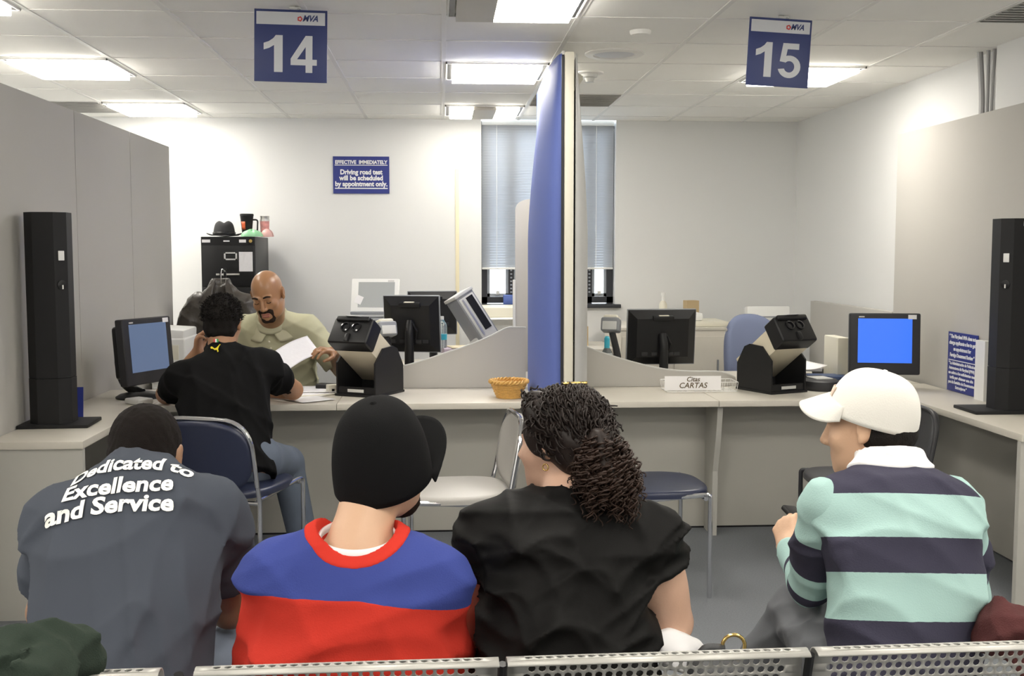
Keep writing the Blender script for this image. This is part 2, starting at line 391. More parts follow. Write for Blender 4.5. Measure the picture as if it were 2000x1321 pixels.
bracket(at(1396, 900, 5.65).x, cr)
def side_desk(label, x0, x1, y0, y1, inner):
    t = thing('side_desk', label, 'desk', (0, 0, 0))
    MB().span((x0, y0, ZT - 0.032), (x1, y1, ZT), bev=0.004).build('desktop', 'lam', t)
    MB().span((x0 + 0.003, y0 + 0.012, 0), (x1 - 0.006, y0 + 0.042, ZT - 0.033)).build('end_panel', 'lam_side', t, smooth=0)
    bx = x0 + 0.02 if inner > 0 else x1 - 0.04
    MB().span((bx, y0 + 0.05, 0.01), (bx + 0.02, y1 - 0.01, ZT - 0.034)).build('back_panel', 'knee', t, smooth=0)
side_desk('grey side desk along the left partition carrying the black pillar unit', -1.845, -1.46, 4.53, 6.22, 1)
side_desk('grey side desk along the right partition carrying the black pillar unit', 2.44, 2.81, 4.45, 6.22, -1)
def work_desk(label, x0, x1, y0, y1):
    t = thing('work_desk', label, 'desk', (0, 0, 0))
    MB().span((x0, y0, ZT - 0.032), (x1, y1, ZT), bev=0.004).build('desktop', 'lam', t)
    for x in (x0 + 0.03, x1 - 0.05): MB().span((x, y0 + 0.03, 0), (x + 0.025, y1 - 0.03, ZT - 0.033)).build('leg_panel', 'lam_side', t, smooth=0)
work_desk('clerk desk behind the left counter holding black monitors and folders', -0.28, 0.56, YS + 0.045, 7.0)
work_desk('desk under the half hidden black monitor between the tilted device and the back wall', -0.30, 0.24, 7.25, 7.85)
work_desk('clerk desk behind the right counter holding the black monitor', 0.72, 2.79, YS + 0.045, 6.95)
# wave shaped screens on the counters
def shield(label, pts, x_off=0):
    t = thing('counter_screen', label, 'screen', (0, 0, 0))
    P = [at(px, py, YS) for px, py in pts]; P = [Vector((p.x, YS - 0.012, max(p.z, ZT + 0.001))) for p in P]
    MB().prism(P, (0, 0.024, 0)).build('panel', 'panel', t, smooth=0)
    e = MB(); top = P[1:-1]
    for a, b in zip(top, top[1:]):
        d = (b - a).length; m_ = (a + b) / 2 + Vector((0, 0.012, 0.001)); an = math.atan2(b.z - a.z, b.x - a.x)
        e.box(m_, (d + 0.002, 0.028, 0.006), rotm(0, -an, 0))
    e.build('edge_trim', 'ltgrey', t, smooth=0)
z6 = lambda x, y: (560 + .26 * x, 520 + .26 * y)
z7 = lambda x, y: (1100 + .26 * x, 520 + .26 * y)
def curve_pts(raw, n=5):
    raw = [Vector((*p, 0)) for p in raw]; out = []
    for i in range(len(raw) - 1):
        p0, p1, p2, p3 = raw[max(i - 1, 0)], raw[i], raw[i + 1], raw[min(i + 2, len(raw) - 1)]
        for k in range(n):
            u = k / n
            out.append(0.5 * ((2 * p1) + (p2 - p0) * u + (2 * p0 - 5 * p1 + 4 * p2 - p3) * u * u + (3 * p1 - p0 - 3 * p2 + p3) * u ** 3))
    out.append(raw[-1]); return [(p.x, p.y) for p in out]
shield('grey wave shaped screen rising toward the blue divider on the left counter',
       [z6(870, 916)] + curve_pts([z6(880, 745), z6(905, 744), z6(1040, 705), z6(1200, 650), z6(1350, 600), z6(1500, 540), z6(1600, 490), z6(1670, 462), z6(1795, 462)]) + [z6(1795, 916)])
shield('grey wave shaped screen dropping to the right behind the letter tray',
       [z7(70, 916)] + curve_pts([z7(72, 560), z7(130, 590), z7(250, 635), z7(400, 685), z7(550, 728), z7(700, 764), z7(850, 785), z7(1000, 792), z7(1180, 795), z7(1290, 835)]) + [z7(1310, 916)])
# beige divider with rounded corner behind the blue sail
P = fillet([(0.475, 7.1, 0.35), (0.475, 7.1, 1.83), (0.80, 7.1, 1.90), (0.80, 7.1, 0.35)], 0.06, 5)
t = thing('divider_panel', 'beige divider panel with a rounded corner standing behind the blue sail', 'partition', (0, 0, 0))
MB().prism(P, (0, 0.03, 0)).build('panel', 'panel', t, smooth=0)
MB().span((0.46, 7.085, 0.0), (0.475, 7.145, 1.33), bev=0.003).build('edge_post', 'ltgrey', t)
MB().span((0.475, 7.06, 0.0), (0.80, 7.17, 0.04), bev=0.003).build('foot', 'ltgrey', t)
# central divider: post slab with two bowed sheets
t = thing('aisle_divider', 'tall central divider with a bowed blue sail on its left side', 'divider', (0, 0, 0))
DX0, DX1, DN, DFAR, DTOP = 0.613, 0.660, 5.50, 7.0, 2.50
MB().span((DX0, DN, 0.012), (DX1, DFAR, DTOP), bev=0.008).build('post_panel', 'post', t)
MB().span((DX0 - 0.014, DN + 0.012, 0.752), (DX0 - 0.001, DN + 0.05, DTOP - 0.02)).build('gap_shadow_strip', 'char', t, smooth=0)  # dark strip colours in the shade of the gap beside the post
MB().span((DX0 - 0.005, DN + 0.004, 0), (DX1 + 0.005, DFAR, 0.012)).build('base', 'char', t, smooth=0)
def sail(sign, x_at, peak, zb):
    def fn(u, v):
        z = zb + (DTOP - 0.005 - zb) * v
        y = DN + 0.03 + (DFAR - 0.06 - DN) * u
        s_ = 1 - min(1, (1 - v) * 1.9); amp = peak * (1 - 0.82 * s_ ** 1.5)
        shape = math.sin(PI * min(1, u ** 0.55)) if u < 1 else 0
        return Vector((x_at + sign * (0.012 + amp * shape), y, z))
    return MB().grid(fn, 40, 40)
sail(-1, DX0, 0.128, 0.752).build('blue_sail', 'bluecloth', t, smooth=180, solid=0.004)
sail(1, DX1, 0.10, 0.752).build('grey_sail', 'greysail', t, smooth=180, solid=0.004)
MB().span((DX0 - 0.012, DN + 0.02, DTOP - 0.012), (DX0, DFAR - 0.02, DTOP + 0.006)).build('top_rail', 'ltgrey', t, smooth=0)
br = MB(); p = at(1118, 170, 5.75)
br.prism([(DX1, 5.75, 2.46), (DX1 + 0.075, 5.75, 2.42), (DX1 + 0.075, 5.75, 2.40), (DX1 + 0.02, 5.75, 2.33), (DX1, 5.75, 2.31)], (0, 0.5, 0))
br.build('bracket', 'cream', t, smooth=0)
# ------------------------------------------------------------------ hanging signs
_arc = lambda rx, ry, a0, a1, n=22: [(.34 + rx * math.cos(math.radians(a0 + (a1 - a0) * k / n)), .325 + ry * math.sin(math.radians(a0 + (a1 - a0) * k / n))) for k in range(n + 1)]
DIGIT = {'1': [[(.24, 0), (.44, 0), (.44, 1), (.28, 1), (.22, .91), (.12, .83), (0, .78), (0, .60), (.13, .65), (.24, .73)]],
         '4': [[(0, .20), (.70, .20), (.70, .36), (0, .36)], [(.40, 0), (.58, 0), (.58, 1), (.40, 1)], [(0, .36), (.17, .36), (.40, .70), (.40, 1), (0, .37)]],
         '5': [[(.12, .83), (.62, .83), (.62, 1), (.12, 1)], [(.12, 1), (.04, .47), (.20, .45), (.27, .86), (.27, 1)], _arc(.355, .325, 142, -166) + _arc(.165, .165, -160, 136)]}
def hang_sign(num, label, c, w, hgt, tilt, star):
    t = thing('hanging_sign', label, 'sign', c, 0, 'numbered station signs hanging from the ceiling', rot=(0, tilt, 0.0))
    MB().box((0, 0, 0), (w, 0.006, hgt), bev=0.0015).build('board', 'signblue2', t)
    MB().box((0, -0.0035, hgt * 0.378), (w * 0.94, 0.002, hgt * 0.175)).build('header_strip', 'signgrey', t, smooth=0)
    nb = MB(); H_ = hgt * 0.51; z0 = -hgt * 0.366
    for k, ch in enumerate(num):
        x0 = (-0.37 if k == 0 else 0.0) * w; sx = (0.26 / 0.44 if k == 0 else 0.36 / 0.70) * w
        for q_, poly in enumerate(DIGIT[ch]): nb.prism([(x0 + a * sx, -0.0034, z0 + b * H_) for a, b in poly], (0, -0.0008 - 0.0004 * q_, 0))
    nb.build('number', 'signgrey', t, smooth=0)
    letters('logo_letters', [('MVA', w * 0.265, hgt * 0.345, hgt * 0.115, dict(bold=hgt * 0.0035, shear=0.35, fit=w * 0.21))], 'signblue2', t, lambda v: Vector((v.x, v.y - 0.005, v.z)))
    s_ = MB(); s_.lathe([(0.012, -0.001), (0.012, 0.001), (0.006, 0.001), (0.006, -0.001)], (w * 0.125, -0.005, hgt * 0.375), 5, rotm(PI / 2)); s_.build('logo_star', 'red', t, smooth=0)
    top = CZ - c[2]
    MB().tube([(w * 0.12, 0.0, hgt / 2), (w * 0.05, 0.02, top - 0.002)], 0.004, 6).build('hanger', 'conduit', t)
    MB().box((w * 0.05, 0.02, top - 0.008), (0.05, 0.03, 0.008)).build('ceiling_clip', 'ltgrey', t, smooth=0)
c14 = at(568, 90, 4.9); hang_sign('14', 'blue hanging sign with the number 14', c14, 0.312, 0.308, 0.02, 0)
c15 = at(1521, 103, 4.95); hang_sign('15', 'blue hanging sign with the number 15, slightly tilted', c15, 0.285, 0.302, 0.05, 0)
# wall sign
a, b = at(651, 378, BY - 0.01), at(760, 306, BY - 0.01); w, hh = b.x - a.x, b.z - a.z
t = thing('wall_sign', 'blue wall sign about road tests by appointment only', 'sign', ((a.x + b.x) / 2, BY - 0.006, (a.z + b.z) / 2))
MB().box((0, 0, 0), (w, 0.008, hh)).build('board', 'signblue', t, smooth=0)
letters('lettering', [('EFFECTIVE  IMMEDIATELY', 0, hh * 0.30, hh * 0.135, dict(bold=0.0016, fit=w * 0.93)), ('Driving road test', 0, hh * 0.02, hh * 0.18, dict(bold=0.0022, fit=w * 0.75)),
   ('will be scheduled', 0, -hh * 0.14, hh * 0.18, dict(bold=0.0022, fit=w * 0.78)), ('by appointment only.', 0, -hh * 0.30, hh * 0.18, dict(bold=0.0022, fit=w * 0.93))], 'signwhite', t, lambda v: Vector((v.x, v.y - 0.005, v.z)))
MB().box((0, -0.005, hh * 0.265), (w * 0.94, 0.001, hh * 0.02)).box((0, -0.005, -hh * 0.36), (w * 0.94, 0.001, hh * 0.028)).build('underline', 'signwhite', t, smooth=0)
# blue notice on the right desk
p0 = Vector((2.80, y_on_x(1848, 700, 2.80), 0)); p1 = Vector((2.80, y_on_x(1905, 700, 2.80), 0))
hh = 0.325; w = p0.y - p1.y
t = thing('notice_board', 'blue notice in two languages leaning on the right partition', 'sign', (2.812, (p0.y + p1.y) / 2, ZT + hh / 2 + 0.002), 0, None, rot=(0, 0.06, -PI / 2))
t.rotation_euler = (0.06 * 0, 0, -PI / 2)
MB().box((0, 0, 0), (w, 0.006, hh)).build('board', 'signblue', t, smooth=0)
L1 = ['" The Maryland MVA does not', 'charge applicants a fee to get', 'an appointment for', 'Foreign Document Review "']
L2 = ['" La Administración de Vehículos', 'Automotores de Maryland (MVA)', 'no cobra a los solicitantes una', 'tarifa por obtener una cita', 'para la Revisión de Documentos', 'Extranjeros "']
ln = [(s, 0, hh * (0.40 - 0.105 * i), hh * 0.085, dict(bold=0.0011, fit=w * 0.9 * min(1, len(s) / 27))) for i, s in enumerate(L1)]
ln += [(s, 0, hh * (-0.05 - 0.08 * i), hh * 0.07, dict(bold=0.0008, fit=w * 0.9 * min(1, len(s) / 30))) for i, s in enumerate(L2)]
letters('lettering', ln, 'signwhite', t, lambda v: Vector((v.x, v.y - 0.004, v.z)))
MB().box((0, -0.004, hh * 0.025), (w * 0.92, 0.001, hh * 0.014)).build('divider_line', 'signwhite', t, smooth=0)
# ------------------------------------------------------------------ pillar units
def pillar(label, x, y, rz, hgt, off):
    t = thing('pillar_unit', label, 'kiosk', (x, y, ZT), rz)
    MB().box((off, 0.0, 0.008), (0.30, 0.24, 0.016), bev=0.004).build('base_plate', 'blackmatte', t)
    P = [(-0.09, 0.03, 0.016), (-0.09, -0.055, 0.016), (-0.045, -0.095, 0.016), (0.045, -0.095, 0.016), (0.09, -0.055, 0.016), (0.09, 0.03, 0.016)]
    MB().prism(P, (0, 0, 0.20)).build('lower_housing', 'blackmatte', t, smooth=0)
    MB().prism([(a * 0.99, b * 0.99, 0.218) for a, b, c in P], (0, 0, hgt - 0.218)).build('upper_housing', 'blackmatte', t, smooth=0)
    return t
def switch_on(t, hgt, A, nrm, tg):
    """rocker switch and lock on the narrow facet"""
    A = Vector(A); nrm = Vector(nrm).normalized(); an = math.atan2(nrm.y, nrm.x) + PI / 2
    MB().box(A + Vector((0, 0, hgt * 0.80)) + nrm * 0.002, (0.026, 0.006, 0.042), rotm(0, 0, an), bev=0.002).build('rocker_switch', 'white', t)
    MB().lathe([(0.02, 0), (0.02, 0.004), (0.012, 0.006), (0, 0.006)], A + Vector((0, 0, hgt * 0.665)), 16, nrm.to_track_quat('Z', 'Y').to_matrix()).build('lock', 'black', t)
    MB().box(A + Vector((0, 0, hgt * 0.655)) + nrm * 0.007, (0.006, 0.004, 0.018), rotm(0, 0, an)).build('key_slot', 'steel', t, smooth=0)
pl = pillar('tall black pillar unit on the left side desk', at(104, 700, 4.98).x, 4.98, 0.05, 0.94, 0.02)
switch_on(pl, 0.94, (0.0685, -0.076, 0), (0.66, -0.75, 0), 0)
pr_ = pillar('tall black pillar unit on the right side desk', 2.728, 5.12, -0.02, 0.925, -0.062)
switch_on(pr_, 0.925, (-0.0685, -0.076, 0), (-0.66, -0.75, 0), 0)
MB().box((0.03, -0.096, 0.90), (0.06, 0.003, 0.022)).build('asset_label', 'paper', pr_, smooth=0)
# ------------------------------------------------------------------ touch monitors for customers
def touch_monitor(label, loc, rz, scr, tilt):
    t = thing('touch_monitor', label, 'monitor', loc, rz)
    R = rotm(tilt, 0, 0)
    def xf(v): return R @ Vector(v) + Vector((0, 0, 0.25))
    w, h = 0.385, 0.345
    MB().box(xf((0, 0.02, 0)), (w, 0.05, h), R, bev=0.012, seg=3).build('bezel', 'char', t)
    MB().box(xf((0, 0.07, 0)), (w * 0.82, 0.07, h * 0.8), R, bev=0.025, seg=3).build('rear_housing', 'black', t)
    MB().box(xf((0, -0.0055, 0.018)), (w * 0.76, 0.003, h * 0.72), R).build('screen', scr, t, smooth=0)
    MB().box(xf((w * 0.38, -0.0062, h * 0.44)), (0.045, 0.002, 0.024), R).build('asset_label', 'paper', t, smooth=0)
    MB().box(xf((-w * 0.33, -0.0062, h * 0.44)), (0.03, 0.002, 0.007), R).build('maker_badge', 'ltgrey', t, smooth=0)
    MB().lathe([(0.13, 0), (0.13, 0.006), (0.11, 0.018), (0.05, 0.030), (0, 0.031)], (0, 0.06, 0), 32, sy=0.95).build('foot', 'black', t)
    MB().tube(fillet([(0, 0.05, 0.02), (0, 0.17, 0.06), (0, 0.20, 0.22), (0, 0.10, 0.27)], 0.12, 8), 0.026, 12).build('arm', 'black', t)
    return t
tl = touch_monitor('black touch monitor with a dim screen on the left side desk', (-1.535, 5.86, ZT + .002), 1.15, 'screen_dim', -0.08)
tr = touch_monitor('black touch monitor with a bright blue screen at the right counter corner', (2.475, 6.0, ZT + .002), -0.20, 'screen_on', -0.06)
tag(MB().box((0.0, 0, 0), (0.09, 0.12, 0.03), bev=0.012, seg=3).build('computer_mouse', 'ltgrey'), 'small grey card reader lying by the foot of the left touch monitor', 'card reader')
o = bpy.data.objects['computer_mouse']; o.location = (-1.53, 5.63, ZT + 0.016); o.rotation_euler = (0, 0, 0.9); o.name = 'card_reader'
cb = MB(); rnd = random.Random(4); c0 = Vector((2.52, 5.82, ZT + 0.006))
pts = [c0 + Vector((0.05 * math.cos(a) * (1 + .3 * math.sin(3 * a)), 0.035 * math.sin(a * 1.07), 0.003 * abs(math.sin(2 * a)) + 0.0006 * a)) for a in [i * 0.35 for i in range(70)]]
tag(cb.tube(pts, 0.0035, 6).build('cable_coil', 'black'), 'coil of black cable on the desk right of the blue screen', 'cable')
# ------------------------------------------------------------------ vision testers
def vision_tester(label, loc, rz, tilt_sign=1):
    t = thing('vision_tester', label, 'vision tester', loc, rz)
    W = 0.118
    prof = [(-0.14, 0.012), (0.145, 0.012), (0.145, 0.15), (0.085, 0.245), (0.04, 0.262), (-0.06, 0.255), (-0.14, 0.18)]
    for sx in (-1, 1):
        MB().prism([(sx * W - 0.005, y, z) for y, z in prof], (0.010, 0, 0)).build('side_cheek', 'black', t, smooth=0)
    MB().box((0, 0, 0.007), (2 * W + 0.02, 0.30, 0.014), bev=0.003).build('base', 'black', t)
    MB().box((0, -0.125, 0.03), (2 * W - 0.01, 0.02, 0.04)).build('front_lip', 'black', t, smooth=0)
    MB().box((0, 0.10, 0.10), (2 * W - 0.012, 0.012, 0.17)).build('rear_panel', 'black', t, smooth=0)
    MB().box((0.0, -0.142, 0.032), (0.10, 0.003, 0.016)).build('maker_label', 'ltgrey', t, smooth=0)
    R = rotm(-0.62, 0, 0); c = Vector((0, -0.005, 0.212))
    MB().box(c + R @ Vector((0, 0.0, 0.0)), (2 * W - 0.014, 0.34, 0.13), R, bev=0.006).build('housing', 'tan', t)
    h = MB(); h.box(c + R @ Vector((0, -0.185, 0.012)), (2 * W + 0.006, 0.10, 0.155), R, bev=0.016, seg=3)
    h.box(c + R @ Vector((0, -0.232, 0.078)), (2 * W - 0.03, 0.035, 0.03), R, bev=0.012, seg=3)
    hd = h.build('viewing_head', 'black', t)
    for sx in (-1, 1):
        MB().lathe([(0.028, 0), (0.028, 0.008), (0.02, 0.010), (0.017, 0.002), (0, 0.002)], c + R @ Vector((sx * 0.034, -0.234, 0.03)), 16, (R @ Vector((0, -1, 0))).to_track_quat('Z', 'Y').to_matrix()).build('eyepiece', 'darkglass', hd)
    MB().box(c + R @ Vector((0, -0.233, -0.035)), (0.03, 0.03, 0.05), R, bev=0.01).build('nose_rest', 'black', hd)
    MB().grid(lambda u, v: c + R @ Vector(((u - 0.5) * 0.085, -0.26 + v * 0.09, 0.100 - 0.016 * (abs(v - 0.6) * 1.6) ** 2)), 3, 6).build('tissue', 'paper', hd, smooth=180, solid=0.003)
    return t
vision_tester('black and tan vision tester on the left counter by the seated man', (-0.39, 5.96, ZT), -0.50)
vision_tester('black and tan vision tester on the right counter beside the keypad', (1.82, 5.96, ZT), 0.42)
# ------------------------------------------------------------------ clerk monitors (seen from behind)
def back_monitor(label, loc, rz, w=0.43, h=0.345, tilt=0.12, zc=0.28):
    t = thing('clerk_monitor', label, 'monitor', loc, rz)
    R = rotm(tilt, 0, 0); C0 = Vector((0, 0, zc))
    MB().box(C0 + R @ Vector((0, 0.03, 0)), (w, 0.022, h), R, bev=0.006).build('bezel', 'midgrey', t)
    sh = MB(); bmv = []
    def q(x, y, z): return C0 + R @ Vector((x, y, z))
    a, b_ = (w / 2 - 0.004, h / 2 - 0.004), (w / 2 - 0.055, h / 2 - 0.055)
    ro = [q(sx * a[0], 0.02, sz * a[1]) for sx, sz in ((-1, -1), (1, -1), (1, 1), (-1, 1))]; ri = [q(sx * b_[0], -0.018, sz * b_[1]) for sx, sz in ((-1, -1), (1, -1), (1, 1), (-1, 1))]
    vo = [sh.bm.verts.new(v) for v in ro]; vi = [sh.bm.verts.new(v) for v in ri]
    sh.bm.faces.new(vo)
    for k in range(4): sh.bm.faces.new((vo[k], vo[(k + 1) % 4], vi[(k + 1) % 4], vi[k]))
    sh.bm.faces.new(vi); sh.build('rear_shell', 'black', t, smooth=0)
    MB().box(q(0, 0.042, 0), (w * 0.9, 0.002, h * 0.88), R).build('screen', 'darkglass', t, smooth=0)
    MB().box(q(0, -0.02, b_[1] + 0.005), (0.13, 0.035, 0.03), R, bev=0.008).build('top_vent', 'black', t)
    MB().box(q(0.0, -0.03, b_[1] + 0.022), (0.06, 0.02, 0.004), R).build('top_label', 'cream', t, smooth=0)
    MB().tube(fillet([q(0, -0.016, 0.02), q(0, -0.05, -0.03), Vector((0, -0.05, 0.02))], 0.04, 4), 0.028, 14).build('stand_neck', 'black', t)
    MB().lathe([(0.12, 0), (0.12, 0.008), (0.09, 0.018), (0.03, 0.022), (0, 0.022)], (0, -0.02, 0), 28, sy=0.8).build('stand_foot', 'black', t)
    pv = MB()
    for i, x in enumerate((-0.11, -0.05, 0.05, 0.09)): pv.box(q(x, -0.02, -b_[1] + 0.02), (0.035, 0.014, 0.02), R)
    pv.build('port_block', 'char', t, smooth=0)
    MB().tube([q(0.03, -0.03, -b_[1] + 0.02), q(0.045, -0.05, -0.03), q(0.02, -0.045, 0.02)], 0.005, 6).build('cable', 'black', t)
    return t
back_monitor('black monitor seen from behind on the right clerk desk', (at(1293, 650, 6.62).x, 6.62, ZT), 0.05, 0.43, 0.345, 0.10, 0.245)
back_monitor('black monitor seen from behind beside the clerk, left of the tilted grey device', (at(803, 640, 6.55).x, 6.55, ZT), -0.22, 0.345, 0.345, 0.12, 0.335)
back_monitor('black monitor mostly hidden behind the clerk monitor, with buttons along its base', (at(845, 610, 7.5).x, 7.5, ZT), 0.1, 0.34, 0.30, 0.0, 0.35)
# back counter / shelves along the rear wall
def cabinet(name, label, cat, x0, x1, y0, y1, z, m):
    t = thing(name, label, cat, ((x0 + x1) / 2, (y0 + y1) / 2, 0))
    w, d = x1 - x0, y1 - y0
    MB().box((0, 0, z / 2), (w, d, z - 0.01), bev=0.006).build('body', m, t)
    MB().box((0, 0, z - 0.012), (w + 0.012, d + 0.012, 0.024), bev=0.006).build('top', m, t)
    n = 2 if w > 0.6 else 1
    for i in range(n):
        dd = MB().box((-w / 2 + (i + 0.5) * w / n, -d / 2 - 0.006, z * 0.5), (w / n - 0.02, 0.014, z * 0.86), bev=0.003).build('door', m, t)
        MB().box((-w / 2 + (i + 0.5) * w / n + w / n * 0.36, -d / 2 - 0.018, z * 0.7), (0.012, 0.014, 0.09), bev=0.004).build('door_handle', 'midgrey', dd)
    return t
cabinet('storage_cabinet', 'beige storage cabinet against the back wall right of the window', 'cabinet', 1.32, at(1400, 640, 8.3).x, 8.05, 8.85, at(1380, 637, 8.2).z, 'lam')
cabinet('low_cabinet', 'low grey cabinet under the window holding the white printer', 'cabinet', 0.25, 1.30, 8.2, 8.88, 0.78, 'lam')
cabinet('equipment_stand', 'dark equipment stand under the white terminal by the back wall', 'stand', at(672, 640, 7.9).x, at(770, 640, 7.9).x, 7.75, 8.3, 0.80, 'midgrey')
cabinet('equipment_bench', 'long white bench at left behind the seated man near the leather jacket', 'bench', -1.80, at(395, 670, 7.2).x, 6.92, 7.5, 0.72, 'white')
# ------------------------------------------------------------------ devices and clutter
# ID camera on a neck
def id_camera(label, loc, rz, hz):
    t = thing('document_camera', label, 'camera', loc, rz)
    MB().lathe([(0.06, 0), (0.06, 0.01), (0.045, 0.02), (0.02, 0.03), (0, 0.03)]).build('foot', 'char', t)
    MB().tube(fillet([(0.015, 0.02, 0.02), (0.02, 0.01, hz * 0.5), (-0.015, 0.0, hz)], 0.1, 6), 0.02, 10, rs=[0.024 - 0.004 * i / 8 for i in range(9)]).build('neck', 'char', t)
    R = rotm(-0.25, 0, 0)
    MB().box((-0.02, -0.01, hz + 0.045), (0.11, 0.09, 0.085), R, bev=0.016, seg=3).build('head', 'midgrey', t)
    MB().box((-0.02, 0.02, hz + 0.08), (0.09, 0.10, 0.04), R, bev=0.018, seg=3).build('cover', 'cream', t)
    MB().box((-0.02, -0.058, hz + 0.048), (0.085, 0.006, 0.05), R, bev=0.003).build('window', 'ltgrey', t)
id_camera('grey document camera on a dark neck left of the right station monitor', (at(1200, 700, 6.5).x, 6.5, ZT), -0.35, 0.285)
id_camera('grey document camera with a beige cover behind the left vision tester', (at(759, 690, 6.38).x, 6.38, ZT), 0.45, 0.275)
# white terminal on dark box
lx = at(722, 640, 7.95).x
t = thing('desktop_unit', 'dark grey computer unit under the white terminal', 'computer', (lx, 7.98, 0.80))
MB().box((0, 0, at(720, 622, 7.85).z / 2 - 0.40), (0.36, 0.42, at(720, 622, 7.85).z - 0.80), bev=0.012).build('case', 'midgrey', t)
MB().box((0.10, -0.212, 0.10), (0.045, 0.003, 0.05)).build('barcode_label', 'paper', t, smooth=0)
MB().box((-0.08, -0.212, 0.08), (0.12, 0.004, 0.07), bev=0.002).build('front_panel', 'char', t)
zt = at(720, 617, 7.85).z
t = thing('touch_terminal', 'white framed touch terminal with a grey screen near the back wall', 'terminal', (at(731, 600, 7.9).x, 7.92, zt + 0.004), -0.12)
R = rotm(-0.28, 0, 0); w, h = 0.345, 0.25
MB().box(R @ Vector((0, 0, h / 2 + 0.012)), (w, 0.03, h), R, bev=0.008).build('frame', 'white', t)
MB().box(R @ Vector((0.01, -0.016, h / 2 + 0.018)), (w * 0.76, 0.003, h * 0.74), R).build('screen', 'screen_off', t, smooth=0)
MB().box((0.0, 0.03, 0.012), (w * 0.98, 0.14, 0.024), bev=0.008).build('foot', 'midgrey', t)
MB().box(R @ Vector((w * 0.33, -0.0165, h * 0.97)), (0.045, 0.002, 0.016), R).build('asset_label', 'ltgrey', t, smooth=0)
MB().box(R @ Vector((-w * 0.33, -0.019, h * 0.42)), (0.05, 0.002, 0.06), R @ rotm(0, 0.4, 0)).build('stuck_note', 'paper', t, smooth=0)
# tilted grey device
t = thing('form_printer', 'light grey tilted device with dark slots above the left wave screen', 'printer', at(925, 625, 6.55), 0.0)
R = rotm(0.0, 0, 0) @ rotm(0, -0.56, 0) @ rotm(0, 0, 0.35)
MB().box(R @ Vector((0, 0, 0)), (0.12, 0.20, 0.33), R, bev=0.01).build('case', 'midgrey', t)
MB().box(R @ Vector((0.0, -0.102, 0.0)), (0.10, 0.006, 0.30), R, bev=0.003).build('front_panel', 'ltgrey', t)
MB().box(R @ Vector((0.015, -0.107, 0.03)), (0.045, 0.006, 0.22), R).build('slot', 'black', t, smooth=0)
MB().box(R @ Vector((-0.03, -0.107, 0.02)), (0.012, 0.006, 0.24), R).build('guide_rail', 'steel', t, smooth=0)
MB().box(R @ Vector((0, 0, 0.172)), (0.13, 0.21, 0.02), R, bev=0.005).build('top_cap', 'ltgrey', t)
MB().box(Vector((0.07, 0.03, -0.155)), (0.16, 0.18, 0.09), rotm(0, 0.1, 0.2), bev=0.01).build('foot', 'ltgrey', t)
MB().span((0.02, -0.03, -0.40 + 0.13), (0.10, 0.09, -0.19)).build('pedestal', 'ltgrey', t, smooth=0)
# white printer below window
px_ = at(968, 620, 8.3)
t = thing('laser_printer', 'white laser printer under the window behind the divider panel', 'printer', (at(975, 620, 8.45).x, 8.5, 0.781))
zp = at(960, 597, 8.35).z - 0.781
MB().box((0, 0, zp * 0.36), (0.40, 0.40, zp * 0.70), bev=0.02, seg=3).build('body', 'white', t)
MB().box((-0.02, 0.03, zp * 0.83), (0.36, 0.30, zp * 0.28), bev=0.025, seg=3).build('scanner_top', 'cream', t)
MB().grid(lambda u, v: Vector(((u - .5) * .26, -0.21 - v * .10, zp * 0.55 + .05 * v)), 3, 4).build('output_tray', 'white', t, solid=0.006)
MB().box((0.1, -0.202, zp * 0.62), (0.08, 0.004, 0.02)).build('control_strip', 'midgrey', t, smooth=0)
b_ = at(992, 586, 8.99)
tag(MB().box((b_.x + 0.03, 9.05, WZ0 + 0.04), (0.13, 0.06, 0.08), bev=0.006).build('tissue_box', mat('box_blue', (0.10, 0.16, 0.45), 0.6, var=0.3, vscale=20)), 'small blue and white box on the window sill', 'box')
# printer behind right station
t = thing('office_printer', 'cream office printer on top of the beige cabinet behind the right monitor', 'printer', (at(1368, 640, 8.3).x - 0.04, 8.30, at(1380, 637, 8.2).z))
MB().box((0, 0, 0.02), (0.42, 0.40, 0.04), bev=0.01).build('base', 'cream', t)
MB().box((-0.08, 0.02, 0.07), (0.22, 0.30, 0.06), bev=0.02).build('feeder', 'white', t)
tag(MB().box((at(1362, 604, 8.5).x, 8.72, at(1380, 637, 8.2).z + 0.085), (0.10, 0.10, 0.17), rotm(0, 0, 0.1)).build('cardboard_box', 'cardboard', smooth=0), 'small brown box on the beige cabinet at the right monitor edge', 'box')
tag(MB().box((at(1136, 630, 8.5).x, 8.55, 0.78 + 0.075), (0.10, 0.14, 0.15)).build('cardboard_box', 'cardboard', smooth=0), 'narrow brown box under the window right of the grey sail', 'box')
t = thing('lotion_bottle', 'small cream bottle with a pump cap behind the right monitor', 'bottle', (at(1297, 590, 8.7).x, 8.74, at(1297, 637, 8.2).z))
hz = at(1297, 574, 8.5).z - at(1297, 637, 8.2).z
MB().lathe([(0.03, 0), (0.032, 0.02), (0.032, hz * .6), (0.015, hz * .72)], seg=20).build('body', 'cream', t)
MB().lathe([(0.013, hz * .70), (0.013, hz * .9), (0.018, hz * .9), (0.018, hz), (0, hz)], seg=16).build('cap', 'white', t)
# spray bottle
sb_ = t = thing('spray_bottle', 'clear bottle with a cyan cap behind the right wave screen', 'bottle', (at(1186, 680, 6.35).x, 6.36, ZT))
MB().lathe([(0.034, 0), (0.036, 0.03), (0.036, 0.10), (0.014, 0.13)], seg=20).build('body', 'water', t)
MB().lathe([(0.014, 0.128), (0.014, 0.165), (0.008, 0.172), (0, 0.172)], seg=16).build('cap', 'bluecap', t)
